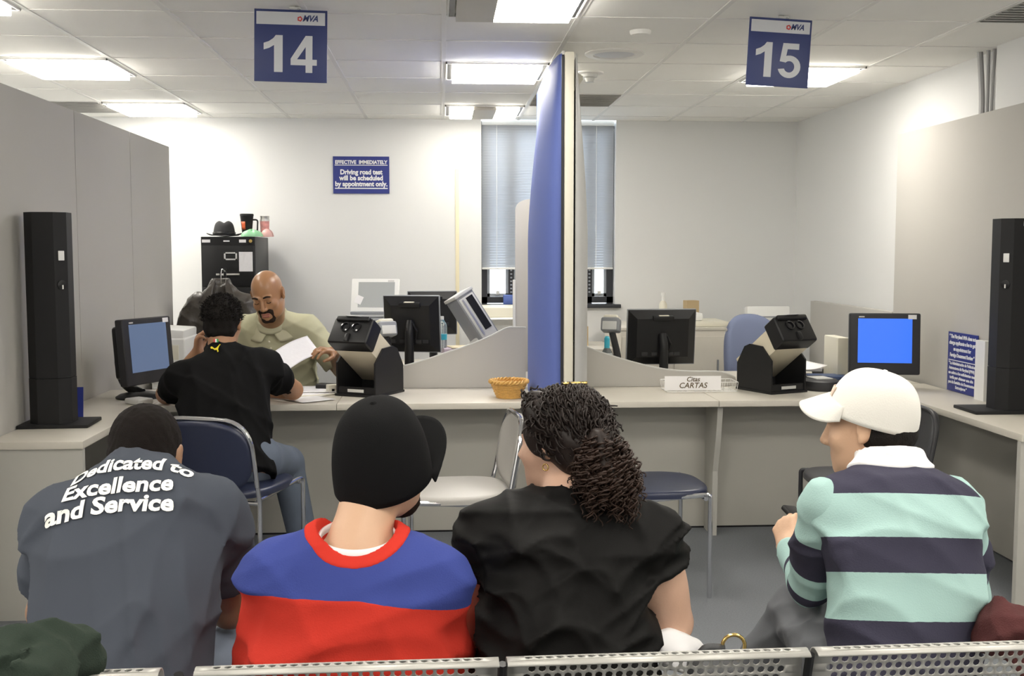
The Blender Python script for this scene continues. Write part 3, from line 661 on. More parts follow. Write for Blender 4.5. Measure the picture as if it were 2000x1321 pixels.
# water bottle on left desk
sb_.scale = (1.15, 1.15, 1.6)
t = thing('water_bottle', 'small clear water bottle with a blue label behind the black monitor', 'bottle', (at(863, 660, 6.83).x, 6.83, ZT + .172))
MB().lathe([(0.03, 0), (0.032, 0.02), (0.032, 0.13), (0.026, 0.15), (0.012, 0.175)], seg=20).build('body', 'water', t)
MB().lathe([(0.0325, 0.05), (0.0325, 0.085)], seg=20).build('label_band', 'bluecap', t)
MB().lathe([(0.013, 0.174), (0.013, 0.195), (0, 0.195)], seg=14).build('cap', 'white', t)
def sheet(name, m, label, cat, c, w, d, rz, th=0.0015, group=None, curl=0.0, rx=0, ry=0):
    o = MB().grid(lambda u, v: Vector(((u - .5) * w, (v - .5) * d, curl * ((u - .5) ** 2 * 4 + 0.5 * (v - .5)))), 8, 8).build(name, m, None, smooth=180, solid=th)
    o.location = c; o.rotation_euler = (rx, ry, rz); return tag(o, label, cat, group)
x0 = at(905, 680, 6.85).x
tag(MB().box((x0, 6.86, ZT + 0.086), (0.26, 0.20, 0.17), rotm(0, 0, .1), bev=0.004).build('folder_stack', 'purple'), 'mauve folder stack behind the left wave screen', 'folders')
sheet('manila_folder', 'manila', 'manila folder lying on the mauve folder stack', 'folder', (x0 + 0.03, 6.86, ZT + 0.175), 0.24, 0.18, 0.2, 0.004)
sheet('document_page', 'paper', 'white sheet on the clerk desk below the mauve folders', 'paper', (x0 - 0.12, 6.40, ZT + 0.002), 0.24, 0.20, 0.3)
t = thing('signature_pad', 'dark signature pad with a small screen right of the left vision tester', 'signature pad', (at(842, 700, 6.34).x, 6.37, ZT + .032), 0.5)
MB().box((0, 0, 0.035), (0.16, 0.14, 0.05), rotm(0.5), bev=0.008).build('case', 'char', t)
MB().box((-0.01, -0.02, 0.058), (0.06, 0.05, 0.02), rotm(0.5), bev=0.004).build('bezel', 'ltgrey', t)
MB().box((-0.01, -0.026, 0.068), (0.045, 0.036, 0.004), rotm(0.5)).build('screen', 'darkglass', t, smooth=0)
tag(MB().box((at(803, 700, 6.3).x, 6.33, ZT + 0.04), (0.05, 0.05, 0.08), rotm(0.3, 0, 0.3)).build('receipt_roll', 'paper', smooth=0), 'white slip of paper between the left tester and wave screen', 'paper')
# papers on the left counter
pp = [((at(600, 752, 6.0).x, 6.05), .215, .28, 0.5, 'white printed page under the clerk hand'), ((at(585, 762, 5.85).x, 5.86), .215, .28, -0.5, 'white page beside the tattooed forearm'),
      ((at(605, 770, 5.75).x, 5.72), .2, .2, -0.9, 'white page nearest the counter edge by the left tester'), ((at(625, 748, 6.12).x, 6.12), .215, .28, 0.1, 'white page at the back of the counter near the mouse')]
for i, ((x, y), w, d, rz, lb) in enumerate(pp): sheet('document_page', 'paper', lb, 'paper', (x, y, ZT + 0.002 + 0.0022 * i), w, d, rz, group='loose pages on the left counter')
tag(MB().box((0, 0, 0), (0.065, 0.11, 0.035), bev=0.014, seg=3).build('computer_mouse', 'char'), 'dark computer mouse left of the left vision tester', 'mouse')
o = bpy.data.objects['computer_mouse']; o.location = (at(646, 722, 6.4).x, 6.15, ZT + 0.018); o.rotation_euler = (0, 0, 1.2)
t = thing('cable_adapter', 'cream cable adapter on the counter left of the left tester', 'adapter', (at(650, 745, 6.0).x, 6.03, ZT), 0.4)
MB().box((0, 0, 0.022), (0.07, 0.05, 0.044), bev=0.005).build('body', 'cream', t)
MB().box((-0.01, -0.026, 0.015), (0.014, 0.004, 0.014)).build('socket', 'black', t, smooth=0)
MB().tube(fillet([(0.02, -0.02, 0.006), (0.0, -0.09, 0.006), (-0.12, -0.14, 0.006), (-0.28, -0.12, 0.006)], 0.08, 6), 0.005, 6).build('cable', 'cream', t)
# wicker basket
t = thing('wicker_basket', 'small round wicker basket on the left counter by the blue sail', 'basket', (at(994, 765, 5.74).x, 5.75, ZT))
bk = MB(); H = 0.088
for i in range(11):
    v = i / 11; r = 0.062 + 0.033 * v; z = 0.006 + v * H * 0.9
    bk.tube([Vector((r * math.cos(a) * (1 + .035 * math.cos(12 * a + PI * i)), r * math.sin(a) * (1 + .035 * math.cos(12 * a + PI * i)), z)) for a in [k * 2 * PI / 60 for k in range(60)]], 0.0046, 6, closed=True)
bk.build('woven_side', 'wicker', t)
st = MB()
for k in range(24):
    a = k * 2 * PI / 24; st.tube([(0.05 * math.cos(a), 0.05 * math.sin(a), 0.004), (0.064 * math.cos(a), 0.064 * math.sin(a), 0.01), (0.096 * math.cos(a), 0.096 * math.sin(a), H)], 0.003, 5)
st.build('stakes', 'wicker', t)
rm = MB()
for ph in (0, PI):
    rm.tube([Vector(((0.097 + .006 * math.cos(14 * a + ph)) * math.cos(a), (0.097 + .006 * math.cos(14 * a + ph)) * math.sin(a), H + .006 * math.sin(14 * a + ph))) for a in [k * 2 * PI / 120 for k in range(120)]], 0.0065, 6, closed=True)
rm.build('braided_rim', 'wicker', t)
MB().lathe([(0.064, 0.001), (0.064, 0.006), (0, 0.006)]).build('bottom', 'wicker', t)
# letter tray with hand written sign
a, b = at(1297, 760, 5.95), at(1437, 760, 5.95); W = b.x - a.x
t = thing('letter_tray', 'white wire letter tray with a handwritten card on the right counter', 'tray', ((a.x + b.x) / 2, 5.98, ZT))
wr_ = MB(); D = 0.16
for z, s_ in ((0.004, 0.96), (0.055, 1.0)):
    wr_.tube(fillet([(-W / 2 * s_, -D / 2, z), (W / 2 * s_, -D / 2, z), (W / 2 * s_, D / 2, z), (-W / 2 * s_, D / 2, z)], 0.012, 3, True), 0.0022, 6, closed=True)
for i in range(15):
    x = -W / 2 * .96 + i * W * .96 / 14; wr_.tube([(x * 1.04, -D / 2, 0.055), (x, -D / 2, 0.004), (x, D / 2, 0.004), (x * 1.04, D / 2, 0.055)], 0.0014, 5)
for i in range(6):
    y = -D / 2 + i * D / 5; wr_.tube([(-W / 2, y, 0.055), (-W / 2 * .96, y, 0.004), (W / 2 * .96, y, 0.004), (W / 2, y, 0.055)], 0.0014, 5)
wr_.build('wire_basket', 'white', t)
cw = at(1408, 740, 5.9).x - at(1298, 740, 5.9).x
cx = at(1353, 740, 5.9).x - (a.x + b.x) / 2
cd = MB().box((cx, -D / 2 - 0.004, 0.052), (cw, 0.002, 0.078)).build('sign_card', 'paper', t, smooth=0)
letters('handwriting', [('Citas', cx, 0.062, 0.036, dict(shear=0.25, bold=0.0003)), ('CARTAS', cx, 0.026, 0.042, dict(shear=0.2, bold=0.0003))], 'handwriting', cd, lambda v: Vector((v.x, v.y - D / 2 - 0.0065, v.z)))
# keypad right of the right tester
t = thing('keypad_terminal', 'dark keypad terminal with a pale display beside the right vision tester', 'keypad', (at(1603, 750, 5.98).x, 6.0, ZT), 0.15)
MB().lathe([(0.10, 0), (0.105, 0.02), (0.10, 0.05), (0.085, 0.06), (0, 0.062)], seg=36, sx=1.0, sy=1.2).build('body', 'char', t)
MB().box((0.0, 0.0, 0.064), (0.10, 0.12, 0.006), bev=0.002).build('display', 'ltgrey', t)
MB().box((0, 0.075, 0.064), (0.11, 0.02, 0.008), bev=0.003).build('top_bar', 'black', t)
# right papers
rx = at(1590, 705, 6.4).x
for i, (dx, dy, rz, m, lb) in enumerate([(0, 0.05, .2, 'paper', 'stack of white forms left of the blue screen monitor'), (0.05, -0.1, -.2, 'navyfolder', 'navy brochure on the desk left of the blue screen monitor'), (-0.02, 0.16, -.1, 'paper2', 'printed pages at the back of the right desk paper pile')]):
    tag(MB().box((rx + dx, 6.42 + dy, ZT + 0.011 + .0215 * i), (0.22, 0.16, 0.02), rotm(0, 0, rz), bev=0.002).build('paper_stack', m), lb, 'papers')
sheet('document_page', 'paper', 'curled white sheet on top of the right desk paper pile', 'paper', (rx - .06, 6.47, ZT + 0.072), 0.26, 0.18, 0.4, curl=0.02)
tag(MB().tube([(rx + 0.11, 6.72, ZT + .02), (rx + 0.17, 6.60, ZT + .03)], 0.018, 10).build('telephone_handset', 'black'), 'black handset lying beside the right paper pile', 'handset')
tag(MB().box((at(1650, 690, 6.32).x, 6.46, ZT + 0.13), (0.07, 0.24, 0.26), bev=0.008).build('white_tower', 'cream'), 'cream computer box left of the blue screen monitor', 'computer')
# small blue sign behind left pillar
p = at(146, 770, 5.12)
tag(MB().box((p.x - 0.05, 5.2, ZT + 0.07), (0.12, 0.006, 0.14), rotm(-0.15, 0, 0.1)).build('desk_sign', 'signblue', smooth=0), 'small blue card behind the left pillar unit', 'sign')
tag(MB().box((2.79, 5.50, ZT + 0.155), (0.03, 0.10, 0.31)).build('white_board', 'white', smooth=0), 'white narrow board between the notice and the right pillar unit', 'board')
# left copier / boxes
p = at(335, 665, 7.2)
t = thing('office_copier', 'white office machine behind the left touch monitor', 'copier', (p.x - 0.1, 7.25, 0.722))
hz = at(335, 640, 7.1).z - 0.722
MB().box((0, 0, hz * 0.4), (0.44, 0.40, hz * 0.78), bev=0.02, seg=3).build('body', 'white', t)
MB().box((0, 0.0, hz * 0.88), (0.42, 0.38, hz * 0.22), rotm(0, 0.06, 0), bev=0.015).build('lid', 'white', t)
MB().box((0.1, -0.203, hz * 0.5), (0.16, 0.006, hz * .3), bev=0.002).build('tray_door', 'cream', t)
# easel-like white board by right wall
p = at(1506, 620, 8.2)
t = thing('flat_scanner', 'white upright machine with a rounded handle by the right wall', 'machine', (p.x, 8.3, 0))
zt = at(1506, 599, 8.3).z
MB().box((0, 0, zt - 0.16), (0.33, 0.10, 0.32), rotm(-0.1), bev=0.012).build('lid', 'white', t)
MB().tube(fillet([(-0.085, -0.085, zt - 0.22), (-0.085, -0.075, zt - 0.075), (0.085, -0.075, zt - 0.075), (0.085, -0.085, zt - 0.22)], 0.02, 4), 0.005, 8).build('handle', 'midgrey', t)
MB().box((0, 0.02, (zt - 0.3) / 2), (0.40, 0.36, zt - 0.3), bev=0.01).build('body', 'white', t)
# blue office chair
t = thing('office_chair', 'blue high backed office chair behind the right vision tester', 'chair', (at(1478, 700, 7.1).x, 7.15, 0), 0.25)
zt = at(1478, 622, 7.15).z
bk = MB(); bk.grid(lambda u, v: Vector(((u - .5) * 0.44 * (1 - 0.35 * v ** 3), 0.03 * math.cos(PI * (u - .5)) * 2 - 0.06 + 0.12 * v, 0.52 + (zt - 0.52) * math.sin(v * PI / 2) * (1 - 0.9 * abs(u - .5) ** 3))), 16, 16)
bk.build('backrest', 'chairblue', t, smooth=180, solid=0.05)
MB().box((0, 0.27, 0.47), (0.48, 0.46, 0.08), bev=0.035, seg=4).build('seat', 'chairblue', t)
MB().tube([(0, 0.24, 0.08), (0, 0.24, 0.45)], 0.03, 12).build('gas_lift', 'black', t)
MB().tube(fillet([(0, 0.24, 0.41), (0, -0.06, 0.42), (0, -0.10, 0.62)], 0.06, 4), 0.02, 8).build('back_support', 'black', t)
bs = MB()
for i in range(5):
    a = i * 2 * PI / 5; bs.tube([(0, 0.24, 0.10), (0.28 * math.cos(a), 0.24 + 0.28 * math.sin(a), 0.065)], 0.02, 8)
base = bs.build('base', 'black', t)
for i in range(5):
    a = i * 2 * PI / 5; MB().lathe([(0.001, -0.02), (0.028, -0.018), (0.028, 0.018), (0.001, 0.02)], (0.28 * math.cos(a), 0.24 + 0.28 * math.sin(a), 0.03), 14, rotm(PI / 2, 0, a)).build('caster', 'black', base)
# ------------------------------------------------------------------ file cabinet and what is on it
ya = 8.30; xa, xb = at(393, 560, ya).x, at(499, 560, ya).x; zt = at(445, 462, ya).z; W = xb - xa
t = thing('file_cabinet', 'tall black file cabinet against the back wall', 'cabinet', ((xa + xb) / 2, ya + 0.33, 0))
MB().box((0, 0, zt / 2), (W, 0.62, zt - 0.004), bev=0.005).build('body', 'black', t)
MB().box((0, -0.312, zt - 0.032), (W * 0.99, 0.006, 0.058)).build('top_rail', 'black', t, smooth=0)
nd = 5; dh = (zt - 0.075) / nd
for i in range(nd):
    z = zt - 0.065 - dh * (i + 0.5)
    d = MB().box((0, -0.318, z), (W * 0.97, 0.018, dh - 0.010), bev=0.004).build('drawer', 'black', t)
    fr = MB()
    for sx in (-1, 1): fr.box((sx * 0.042 + 0.02, -0.329, z + dh * .24), (0.012, 0.006, 0.058)); fr.box((0.02, -0.329, z + dh * .24 + sx * 0.024), (0.095, 0.006, 0.010))
    fr.build('label_holder', 'ltgrey', d, smooth=0)
    MB().box((0.02, -0.336, z - dh * .20), (0.13, 0.022, 0.014), bev=0.004).build('handle', 'steel', d)
    MB().box((-0.075, -0.331, z - dh * .20), (0.026, 0.010, 0.014), bev=0.003).build('latch', 'steel', d)
MB().lathe([(0.013, 0), (0.013, 0.008), (0, 0.008)], (W * 0.42, -0.315, zt - 0.034), 14, rotm(PI / 2)).build('lock', 'gold', t)
for x, w_ in ((-W * .40, 0.06), (-0.01, 0.045), (W * .27, 0.05)): MB().box((x, -0.316, zt - 0.034), (w_, 0.003, 0.022 if w_ != .045 else 0.01)).build('stuck_label', 'paper', t, smooth=0)
zd = zt - 0.065 - dh * 0.36
MB().box((W * .33, -0.3285, zd - 0.01), (0.10, 0.002, 0.145)).build('taped_list', 'paper2', t, smooth=0)
# hat
hc = Vector((at(434, 455, ya + .12).x, ya + 0.20, zt))
t = thing('fedora_hat', 'dark felt fedora on top of the file cabinet', 'hat', hc, 0.1)
MB().grid(lambda u, v: Vector(((0.085 + 0.055 * v) * math.cos(2 * PI * u) * 0.93, (0.10 + 0.06 * v) * math.sin(2 * PI * u), 0.010 + 0.022 * v * v * abs(math.cos(2 * PI * u)) ** 2 - 0.006 * v)), 40, 6).build('brim', 'felt', t, smooth=180, solid=0.004)
def crown(u, v):
    a = 2 * PI * u; r = (1 - 0.25 * v) * math.sqrt(max(0, 1 - v ** 6))
    x, y = 0.083 * r * math.cos(a), 0.10 * r * math.sin(a); z = 0.008 + 0.118 * v ** 0.8
    z -= 0.022 * math.exp(-(x / 0.02) ** 2) * v ** 4
    return Vector((x, y, z))
MB().grid(crown, 40, 16).build('crown', 'felt', t, smooth=180)
MB().grid(lambda u, v: Vector((0.0845 * math.cos(2 * PI * u), 0.1015 * math.sin(2 * PI * u), 0.010 + 0.025 * v)), 40, 2).build('hat_band', 'black', t, smooth=180, solid=0.002)
mx = at(480, 440, ya + .2).x
t = thing('travel_mug', 'black travel mug with an orange patch on the file cabinet', 'mug', (mx, ya + 0.25, zt))
MB().lathe([(0.034, 0), (0.036, 0.02), (0.050, 0.155), (0.053, 0.165), (0.05, 0.175), (0, 0.172)]).build('body', 'black', t)
MB().grid(lambda u, v: Vector(((0.0375 + 0.0125 * (0.3 + .55 * v)) * math.sin(-0.85 + .75 * u), -(0.0375 + 0.0125 * (0.3 + .55 * v)) * math.cos(-0.85 + .75 * u), 0.055 + 0.06 * v)), 6, 3).build('orange_patch', 'orange', t, smooth=180, solid=0.001)
MB().tube(fillet([(0.045, 0, 0.13), (0.082, 0, 0.13), (0.078, 0, 0.04), (0.038, 0, 0.04)], 0.02, 4), 0.006, 8).build('handle', 'black', t)
t = thing('tumbler', 'steel topped tumbler with a red and white pattern on the file cabinet', 'tumbler', (at(513, 440, ya + .2).x, ya + 0.30, zt))
MB().lathe([(0.032, 0), (0.036, 0.12)]).build('body', mat('tumbler_print', (0.72, 0.32, 0.30), 0.4, var=0.6, vscale=35), t)
MB().lathe([(0.038, 0.12), (0.038, 0.135), (0.034, 0.135), (0.036, 0.16), (0, 0.16)]).build('lid', 'steel', t)
bg = MB()
bg.grid(lambda u, v: Vector((0.075 * math.cos(2 * PI * u) * math.cos(v * PI / 2) * (1 + .12 * math.sin(7 * u * 6)), 0.06 * math.sin(2 * PI * u) * math.cos(v * PI / 2) * (1 + .1 * math.sin(23 * u)), 0.05 * math.sin(v * PI / 2) * (1 + .15 * math.sin(9 * u * 3 + 4 * v)))), 40, 12)
o = tag(bg.build('plastic_bag', 'greenbag', smooth=180), 'crumpled green plastic bag on the front of the file cabinet', 'bag'); o.location = (at(488, 455, ya).x, ya + 0.09, zt)
o = tag(MB().grid(lambda u, v: Vector((0.045 * math.cos(2 * PI * u) * math.cos(v * PI / 2) * (1 + .15 * math.sin(31 * u)), 0.04 * math.sin(2 * PI * u) * math.cos(v * PI / 2), 0.06 * math.sin(v * PI / 2))), 30, 10).build('snack_wrapper', 'pinkbag', smooth=180), 'crumpled pink wrapper at the foot of the tumbler', 'wrapper')
o.location = (at(515, 455, ya).x, ya + 0.16, zt)
# ------------------------------------------------------------------ visitor chairs
def visitor_chair(label, loc, rz, m, group='visitor chairs at the counters', frame_m='chrome'):
    """front of the chair faces local -Y"""
    t = thing('visitor_chair', label, 'chair', loc, rz, group)
    r = 0.0105; w = 0.235; d = 0.22
    for sx in (-1, 1):
        MB().tube(fillet([(sx * w, -d, 0.0), (sx * w, -d, 0.455), (sx * (w - 0.01), -d + 0.03, 0.455), (sx * (w - .02), 0.17, 0.43)], 0.03, 4), r, 10).build('front_leg', frame_m, t)
        MB().tube(fillet([(sx * w, 0.20, 0.0), (sx * w, 0.19, 0.43), (sx * w, 0.21, 0.50)], 0.05, 4), r, 10).build('rear_leg', frame_m, t)
    bf = fillet([(-w, 0.21, 0.50), (-w + 0.005, 0.265, 0.795), (w - 0.005, 0.265, 0.795), (w, 0.21, 0.50)], 0.14, 8)
    MB().tube(bf, r, 10).build('back_frame', frame_m, t)
    MB().tube([(-w, -d + .02, 0.44), (w, -d + .02, 0.44)], r * .9, 8).tube([(-w, 0.18, 0.42), (w, 0.18, 0.42)], r * .9, 8).build('cross_bar', frame_m, t)
    s_ = MB(); N = 28
    def seat(u, v):
        a = 2 * PI * u; e = 3.2; c_, s__ = math.cos(a), math.sin(a)
        rr = 1 / (abs(c_) ** e + abs(s__) ** e) ** (1 / e)
        k = min(1, v * 1.25); edge = max(0, v * 1.25 - 1) / .25
        return Vector((0.235 * rr * c_ * k, -0.01 + 0.24 * rr * s__ * k, 0.487 - 0.012 * k ** 4 - 0.028 * edge + 0.004 * math.cos(PI * k)))
    s_.grid(seat, 48, 14).build('seat', m, t, smooth=180)
    MB().lathe([(0.225, 0), (0.225, 0.012)], (0, -0.01, 0.445), 32, sy=1.0).build('seat_pan', 'black', t)
    def back(u, v):
        a = 2 * PI * u; e = 3.0; c_, s__ = math.cos(a), math.sin(a); rr = 1 / (abs(c_) ** e + abs(s__) ** e) ** (1 / e)
        k = v; x = 0.222 * rr * c_ * k; zz = 0.155 * rr * s__ * k
        return Vector((x, 0.243 + zz * 0.18 + 0.035 * (1 - (x / 0.23) ** 2) - 0.01, 0.632 + zz))
    MB().grid(back, 48, 10).build('backrest', m, t, smooth=180, solid=0.03)
    return t
visitor_chair('navy visitor chair under the man in black at the counter', (-0.95, 5.02, 0), PI - 0.34, 'navyvinyl')
visitor_chair("navy visitor chair, its glare coloured pale grey, turned left beneath the blue sail", (0.06, 4.83, 0), -PI / 2 + 0.10, 'glarevinyl')
visitor_chair('navy visitor chair turned right behind the woman in black', (0.93, 4.88, 0), PI / 2 + 0.06, 'navyvinyl')
visitor_chair('charcoal visitor chair at the right counter corner behind the white cap', (1.95, 4.95, 0), -PI / 2 - 0.05, 'blackvinyl', frame_m='char')
# ------------------------------------------------------------------ perforated bench
BZ = 0.785
bl_, br2 = atz(380, 1306, BZ), atz(1575, 1268, BZ)
dirb = (br2 - bl_); dirb.z = 0; ang = math.atan2(dirb.y, dirb.x); dirb.normalize()
def onb(px):   # distance along the bench line for a picture column
    d = _F + _R * ((px - 1000) / FPX) - _U * ((1290 - 660.5) / FPX)
    n = Vector((-dirb.y, dirb.x, 0)); k = (bl_ - Vector((0, 0, CAM_H))).dot(n) / d.dot(n)
    return (Vector((0, 0, CAM_H)) + d * k - bl_).dot(dirb)
t = thing('waiting_bench', 'perforated grey metal waiting bench the four people sit on', 'bench', (bl_.x, bl_.y, 0), ang)
def perf(x0, x1, prof, lens, name):
    """sheet with round holes: prof(s)->(y,z) for s in metres along the profile"""
    W = x1 - x0; pit = 0.0192; nx = int((W - 0.05) / pit); ox = (W - nx * pit) / 2; rowh = 0.0166; nr = int((lens - 0.012) / rowh); oz = (lens - nr * rowh) / 2
    mb = MB(); bm = mb.bm; cache = {}
    def V(x, s):
        k = (round(x, 5), round(s, 5))
        if k not in cache:
            y, z = prof(s); cache[k] = bm.verts.new((x0 + x, y, z))
        return cache[k]
    R_ = 0.0072
    for j in range(nr):
        s0 = oz + j * rowh; sc = s0 + rowh / 2; off = (j % 2) * pit / 2
        n_ = nx - (j % 2)
        for i in range(n_):
            xa = ox + off + i * pit; xb = xa + pit; xc = (xa + xb) / 2
            outer = [(xa, s0), (xc, s0), (xb, s0), (xb, sc), (xb, s0 + rowh), (xc, s0 + rowh), (xa, s0 + rowh), (xa, sc)]
            inn = [(xc + R_ * math.cos(-3 * PI / 4 + k * PI / 4), sc + R_ * math.sin(-3 * PI / 4 + k * PI / 4)) for k in range(8)]
            vo = [V(*p) for p in outer]; vi = [V(*p) for p in inn]
            for k in range(8): bm.faces.new((vo[k], vo[(k + 1) % 8], vi[(k + 1) % 8], vi[k]))
        for a_, b_ in ((0, ox + off), (ox + off + n_ * pit, W)):
            bm.faces.new((V(a_, s0), V(b_, s0), V(b_, sc), V(b_, s0 + rowh), V(a_, s0 + rowh), V(a_, sc)))
    for s0, s1 in ((0, oz), (oz + nr * rowh, lens)):
        k = 4
        for q in range(k): bm.faces.new((V(0, s0 + (s1 - s0) * q / k), V(W, s0 + (s1 - s0) * q / k), V(W, s0 + (s1 - s0) * (q + 1) / k), V(0, s0 + (s1 - s0) * (q + 1) / k)))
    return mb.build(name, 'steel_paint', t, smooth=60, solid=0.003)
M['steel_paint'] = mat('silver_painted_steel', (0.44, 0.43, 0.40), 0.42, 0.35)
def bprof(s):
    r = 0.03; arc = r * 2.3
    if s < arc:
        a = s / r; return (0.0 + r * math.cos(PI * 0.5 + 0.75 - a) - 0.0, BZ - r + r * math.sin(PI * 0.5 + 0.75 - a))
    q = s - arc; return (r * math.cos(PI * .5 + .75 - 2.3) + q * 0.13, BZ - r + r * math.sin(PI * .5 + .75 - 2.3) - q * 0.99)
def sprof(s):
    return (0.10 + s * 0.995, 0.435 + 0.012 * math.cos(s / 0.42 * PI) + (0.0 if s < .36 else -(s - .36) ** 2 * 6))
spans = [(-650, -275), (-260, 315), (381, 974), (990, 1577), (1591, 2190)]
spans = [(onb(a_), onb(b_)) for a_, b_ in ((-330, 312), (381, 974), (990, 1577), (1591, 2230))]
for a_, b_ in spans:
    perf(a_, b_, bprof, 0.36, 'backrest'); perf(a_, b_, sprof, 0.42, 'seat')
tot0, tot1 = spans[0][0], spans[-1][1]
MB().span((tot0, 0.18, 0.33), (tot1, 0.26, 0.39), bev=0.004).build('beam', 'char', t)
for (a0, a1), (b0, b1) in zip(spans, spans[1:]):
    m_ = (a1 + b0) / 2; g_ = max(0.010, (b0 - a1) * 0.5)
    pts = fillet([(m_, 0.005, BZ - 0.012), (m_, 0.11, 0.42), (m_, 0.22, 0.36)], 0.08, 5)
    MB().tube(pts, 0.009, 8, rs=None).build('seat_bracket', 'black', t)
for x in (spans[0][0] + .3, (spans[1][1]), spans[2][1], spans[3][1] - .3):
    MB().tube([(x, 0.22, 0.03), (x, 0.22, 0.33)], 0.03, 12).tube(fillet([(x, -0.05, 0.012), (x, 0.22, 0.04), (x, 0.5, 0.012)], 0.1, 4), 0.02, 8).build('leg', 'black', t)
BENCH_ANG, BENCH_O = ang, Vector((bl_.x, bl_.y, 0))
def bench_pt(px, dy, z):
    p = BENCH_O + dirb * onb(px) + Vector((-dirb.y, dirb.x, 0)) * dy; return Vector((p.x, p.y, z))
# ================================================================== people: implicit bodies meshed with surface nets
def V3(*a): return np.array(a, dtype=np.float64)
def nv(v): v = np.asarray(v, float); return v / (np.linalg.norm(v) + 1e-12)
class Field:
    def __init__(s): s.ops = []
    def add(s, prim, k=0.01): s.ops.append(('a', prim, k)); return s
    def sub(s, prim, k=0.01): s.ops.append(('s', prim, k)); return s
    def half(s, p, n, k=0.0): s.ops.append(('h', (V3(*p), nv(n)), k)); return s      # keep the side opposite to n
    def inter(s, prim): s.ops.append(('i', prim, 0)); return s
    def grow(s, d): s.ops.append(('g', d, 0)); return s
    def copy(s): f = Field(); f.ops = list(s.ops); return f
    def warp(s, fn): s.ops.append(('w', fn, 0)); return s
    def mesh(s, name, h):
        lo = np.min([o[1][0] - o[2] for o in s.ops if o[0] == 'a'], 0) - 3 * h; hi = np.max([o[1][1] + o[2] for o in s.ops if o[0] == 'a'], 0) + 3 * h
        n = np.ceil((hi - lo) / h).astype(int) + 1
        ax = [(lo[i] + h * np.arange(n[i])).astype(np.float32) for i in range(3)]
        D = np.full(n, 0.2, np.float32)
        def block(b0, b1, mg):
            i0 = np.clip(np.floor((b0 - mg - lo) / h).astype(int), 0, n - 1); i1 = np.clip(np.ceil((b1 + mg - lo) / h).astype(int) + 1, 1, n)
            sl = tuple(slice(a, b) for a, b in zip(i0, i1))
            return sl, ax[0][sl[0]][:, None, None], ax[1][sl[1]][None, :, None], ax[2][sl[2]][None, None, :]
        for op, pr, k in s.ops:
            if op == 'a':
                sl, X, Y, Z = block(pr[0], pr[1], k + 3 * h + 0.012); d = pr[2](X, Y, Z); c = D[sl]
                if k > 0:
                    t = np.clip(0.5 + 0.5 * (c - d) / k, 0, 1); D[sl] = c * (1 - t) + d * t - k * t * (1 - t)
                else: D[sl] = np.minimum(c, d)
            elif op == 's':
                sl, X, Y, Z = block(pr[0], pr[1], k + 2 * h); d = -pr[2](X, Y, Z); c = D[sl]
                if k > 0:
                    t = np.clip(0.5 - 0.5 * (c - d) / k, 0, 1); D[sl] = c * (1 - t) + d * t + k * t * (1 - t)
                else: D[sl] = np.maximum(c, d)
            elif op == 'h':
                p, nn = pr; d = (ax[0][:, None, None] - p[0]) * nn[0] + (ax[1][None, :, None] - p[1]) * nn[1] + (ax[2][None, None, :] - p[2]) * nn[2]
                D = np.maximum(D, d.astype(np.float32))
            elif op == 'i': D = np.maximum(D, pr[2](ax[0][:, None, None], ax[1][None, :, None], ax[2][None, None, :]).astype(np.float32))
            elif op == 'g': D = D - np.float32(pr)
            else:
                m = np.abs(D) < 0.03
                ii = np.nonzero(m); D[ii] += pr(ax[0][ii[0]], ax[1][ii[1]], ax[2][ii[2]])
        D[0] = D[-1] = 0.1; D[:, 0] = D[:, -1] = 0.1; D[:, :, 0] = D[:, :, -1] = 0.1
        S = D < 0
        cnt = np.zeros(tuple(n - 1), np.int8)
        for a in (0, 1):
            for b in (0, 1):
                for c in (0, 1): cnt += S[a:n[0] - 1 + a, b:n[1] - 1 + b, c:n[2] - 1 + c]
        act = (cnt > 0) & (cnt < 8); I = np.array(np.nonzero(act)); N = I.shape[1]
        acc = np.zeros((N, 3)); num = np.zeros(N)
        cor = [(a, b, c) for a in (0, 1) for b in (0, 1) for c in (0, 1)]
        for a in cor:
            for x in range(3):
                if a[x] == 0:
                    b = list(a); b[x] = 1
                    da = D[I[0] + a[0], I[1] + a[1], I[2] + a[2]]; db = D[I[0] + b[0], I[1] + b[1], I[2] + b[2]]
                    m = (da < 0) != (db < 0); t = np.where(m, da / np.where(m, da - db, 1), 0)
                    q = np.tile(np.array(a, float), (N, 1)); q[:, x] = t
                    acc[m] += q[m]; num[m] += 1
        P = lo + h * (I.T + acc / num[:, None])
        vid = np.full(tuple(n - 1), -1, np.int32); vid[act] = np.arange(N)
        F = []
        for x in range(3):
            u, w = (x + 1) % 3, (x + 2) % 3
            A = np.take(S, range(n[x] - 1), x); B = np.take(S, range(1, n[x]), x)
            for flip, m in ((False, A & ~B), (True, ~A & B)):
                J = np.array(np.nonzero(m))
                ok = (J[u] >= 1) & (J[w] >= 1) & (J[u] < n[u] - 1) & (J[w] < n[w] - 1); J = J[:, ok]
                def g(du, dw):
                    K = J.copy(); K[u] += du; K[w] += dw; return vid[K[0], K[1], K[2]]
                q = np.stack([g(-1, -1), g(0, -1), g(0, 0), g(-1, 0)], 1)
                F.append(q[:, ::-1] if flip else q)
        F = np.concatenate(F); F = F[(F >= 0).all(1)]
        me = bpy.data.meshes.new(name)
        me.vertices.add(N); me.vertices.foreach_set('co', P.astype(np.float32).ravel())
        me.loops.add(F.size); me.loops.foreach_set('vertex_index', F.ravel().astype(np.int32))
        me.polygons.add(len(F)); me.polygons.foreach_set('loop_start', np.arange(0, F.size, 4, dtype=np.int32))
        me.update(calc_edges=True); me.validate()
        return me
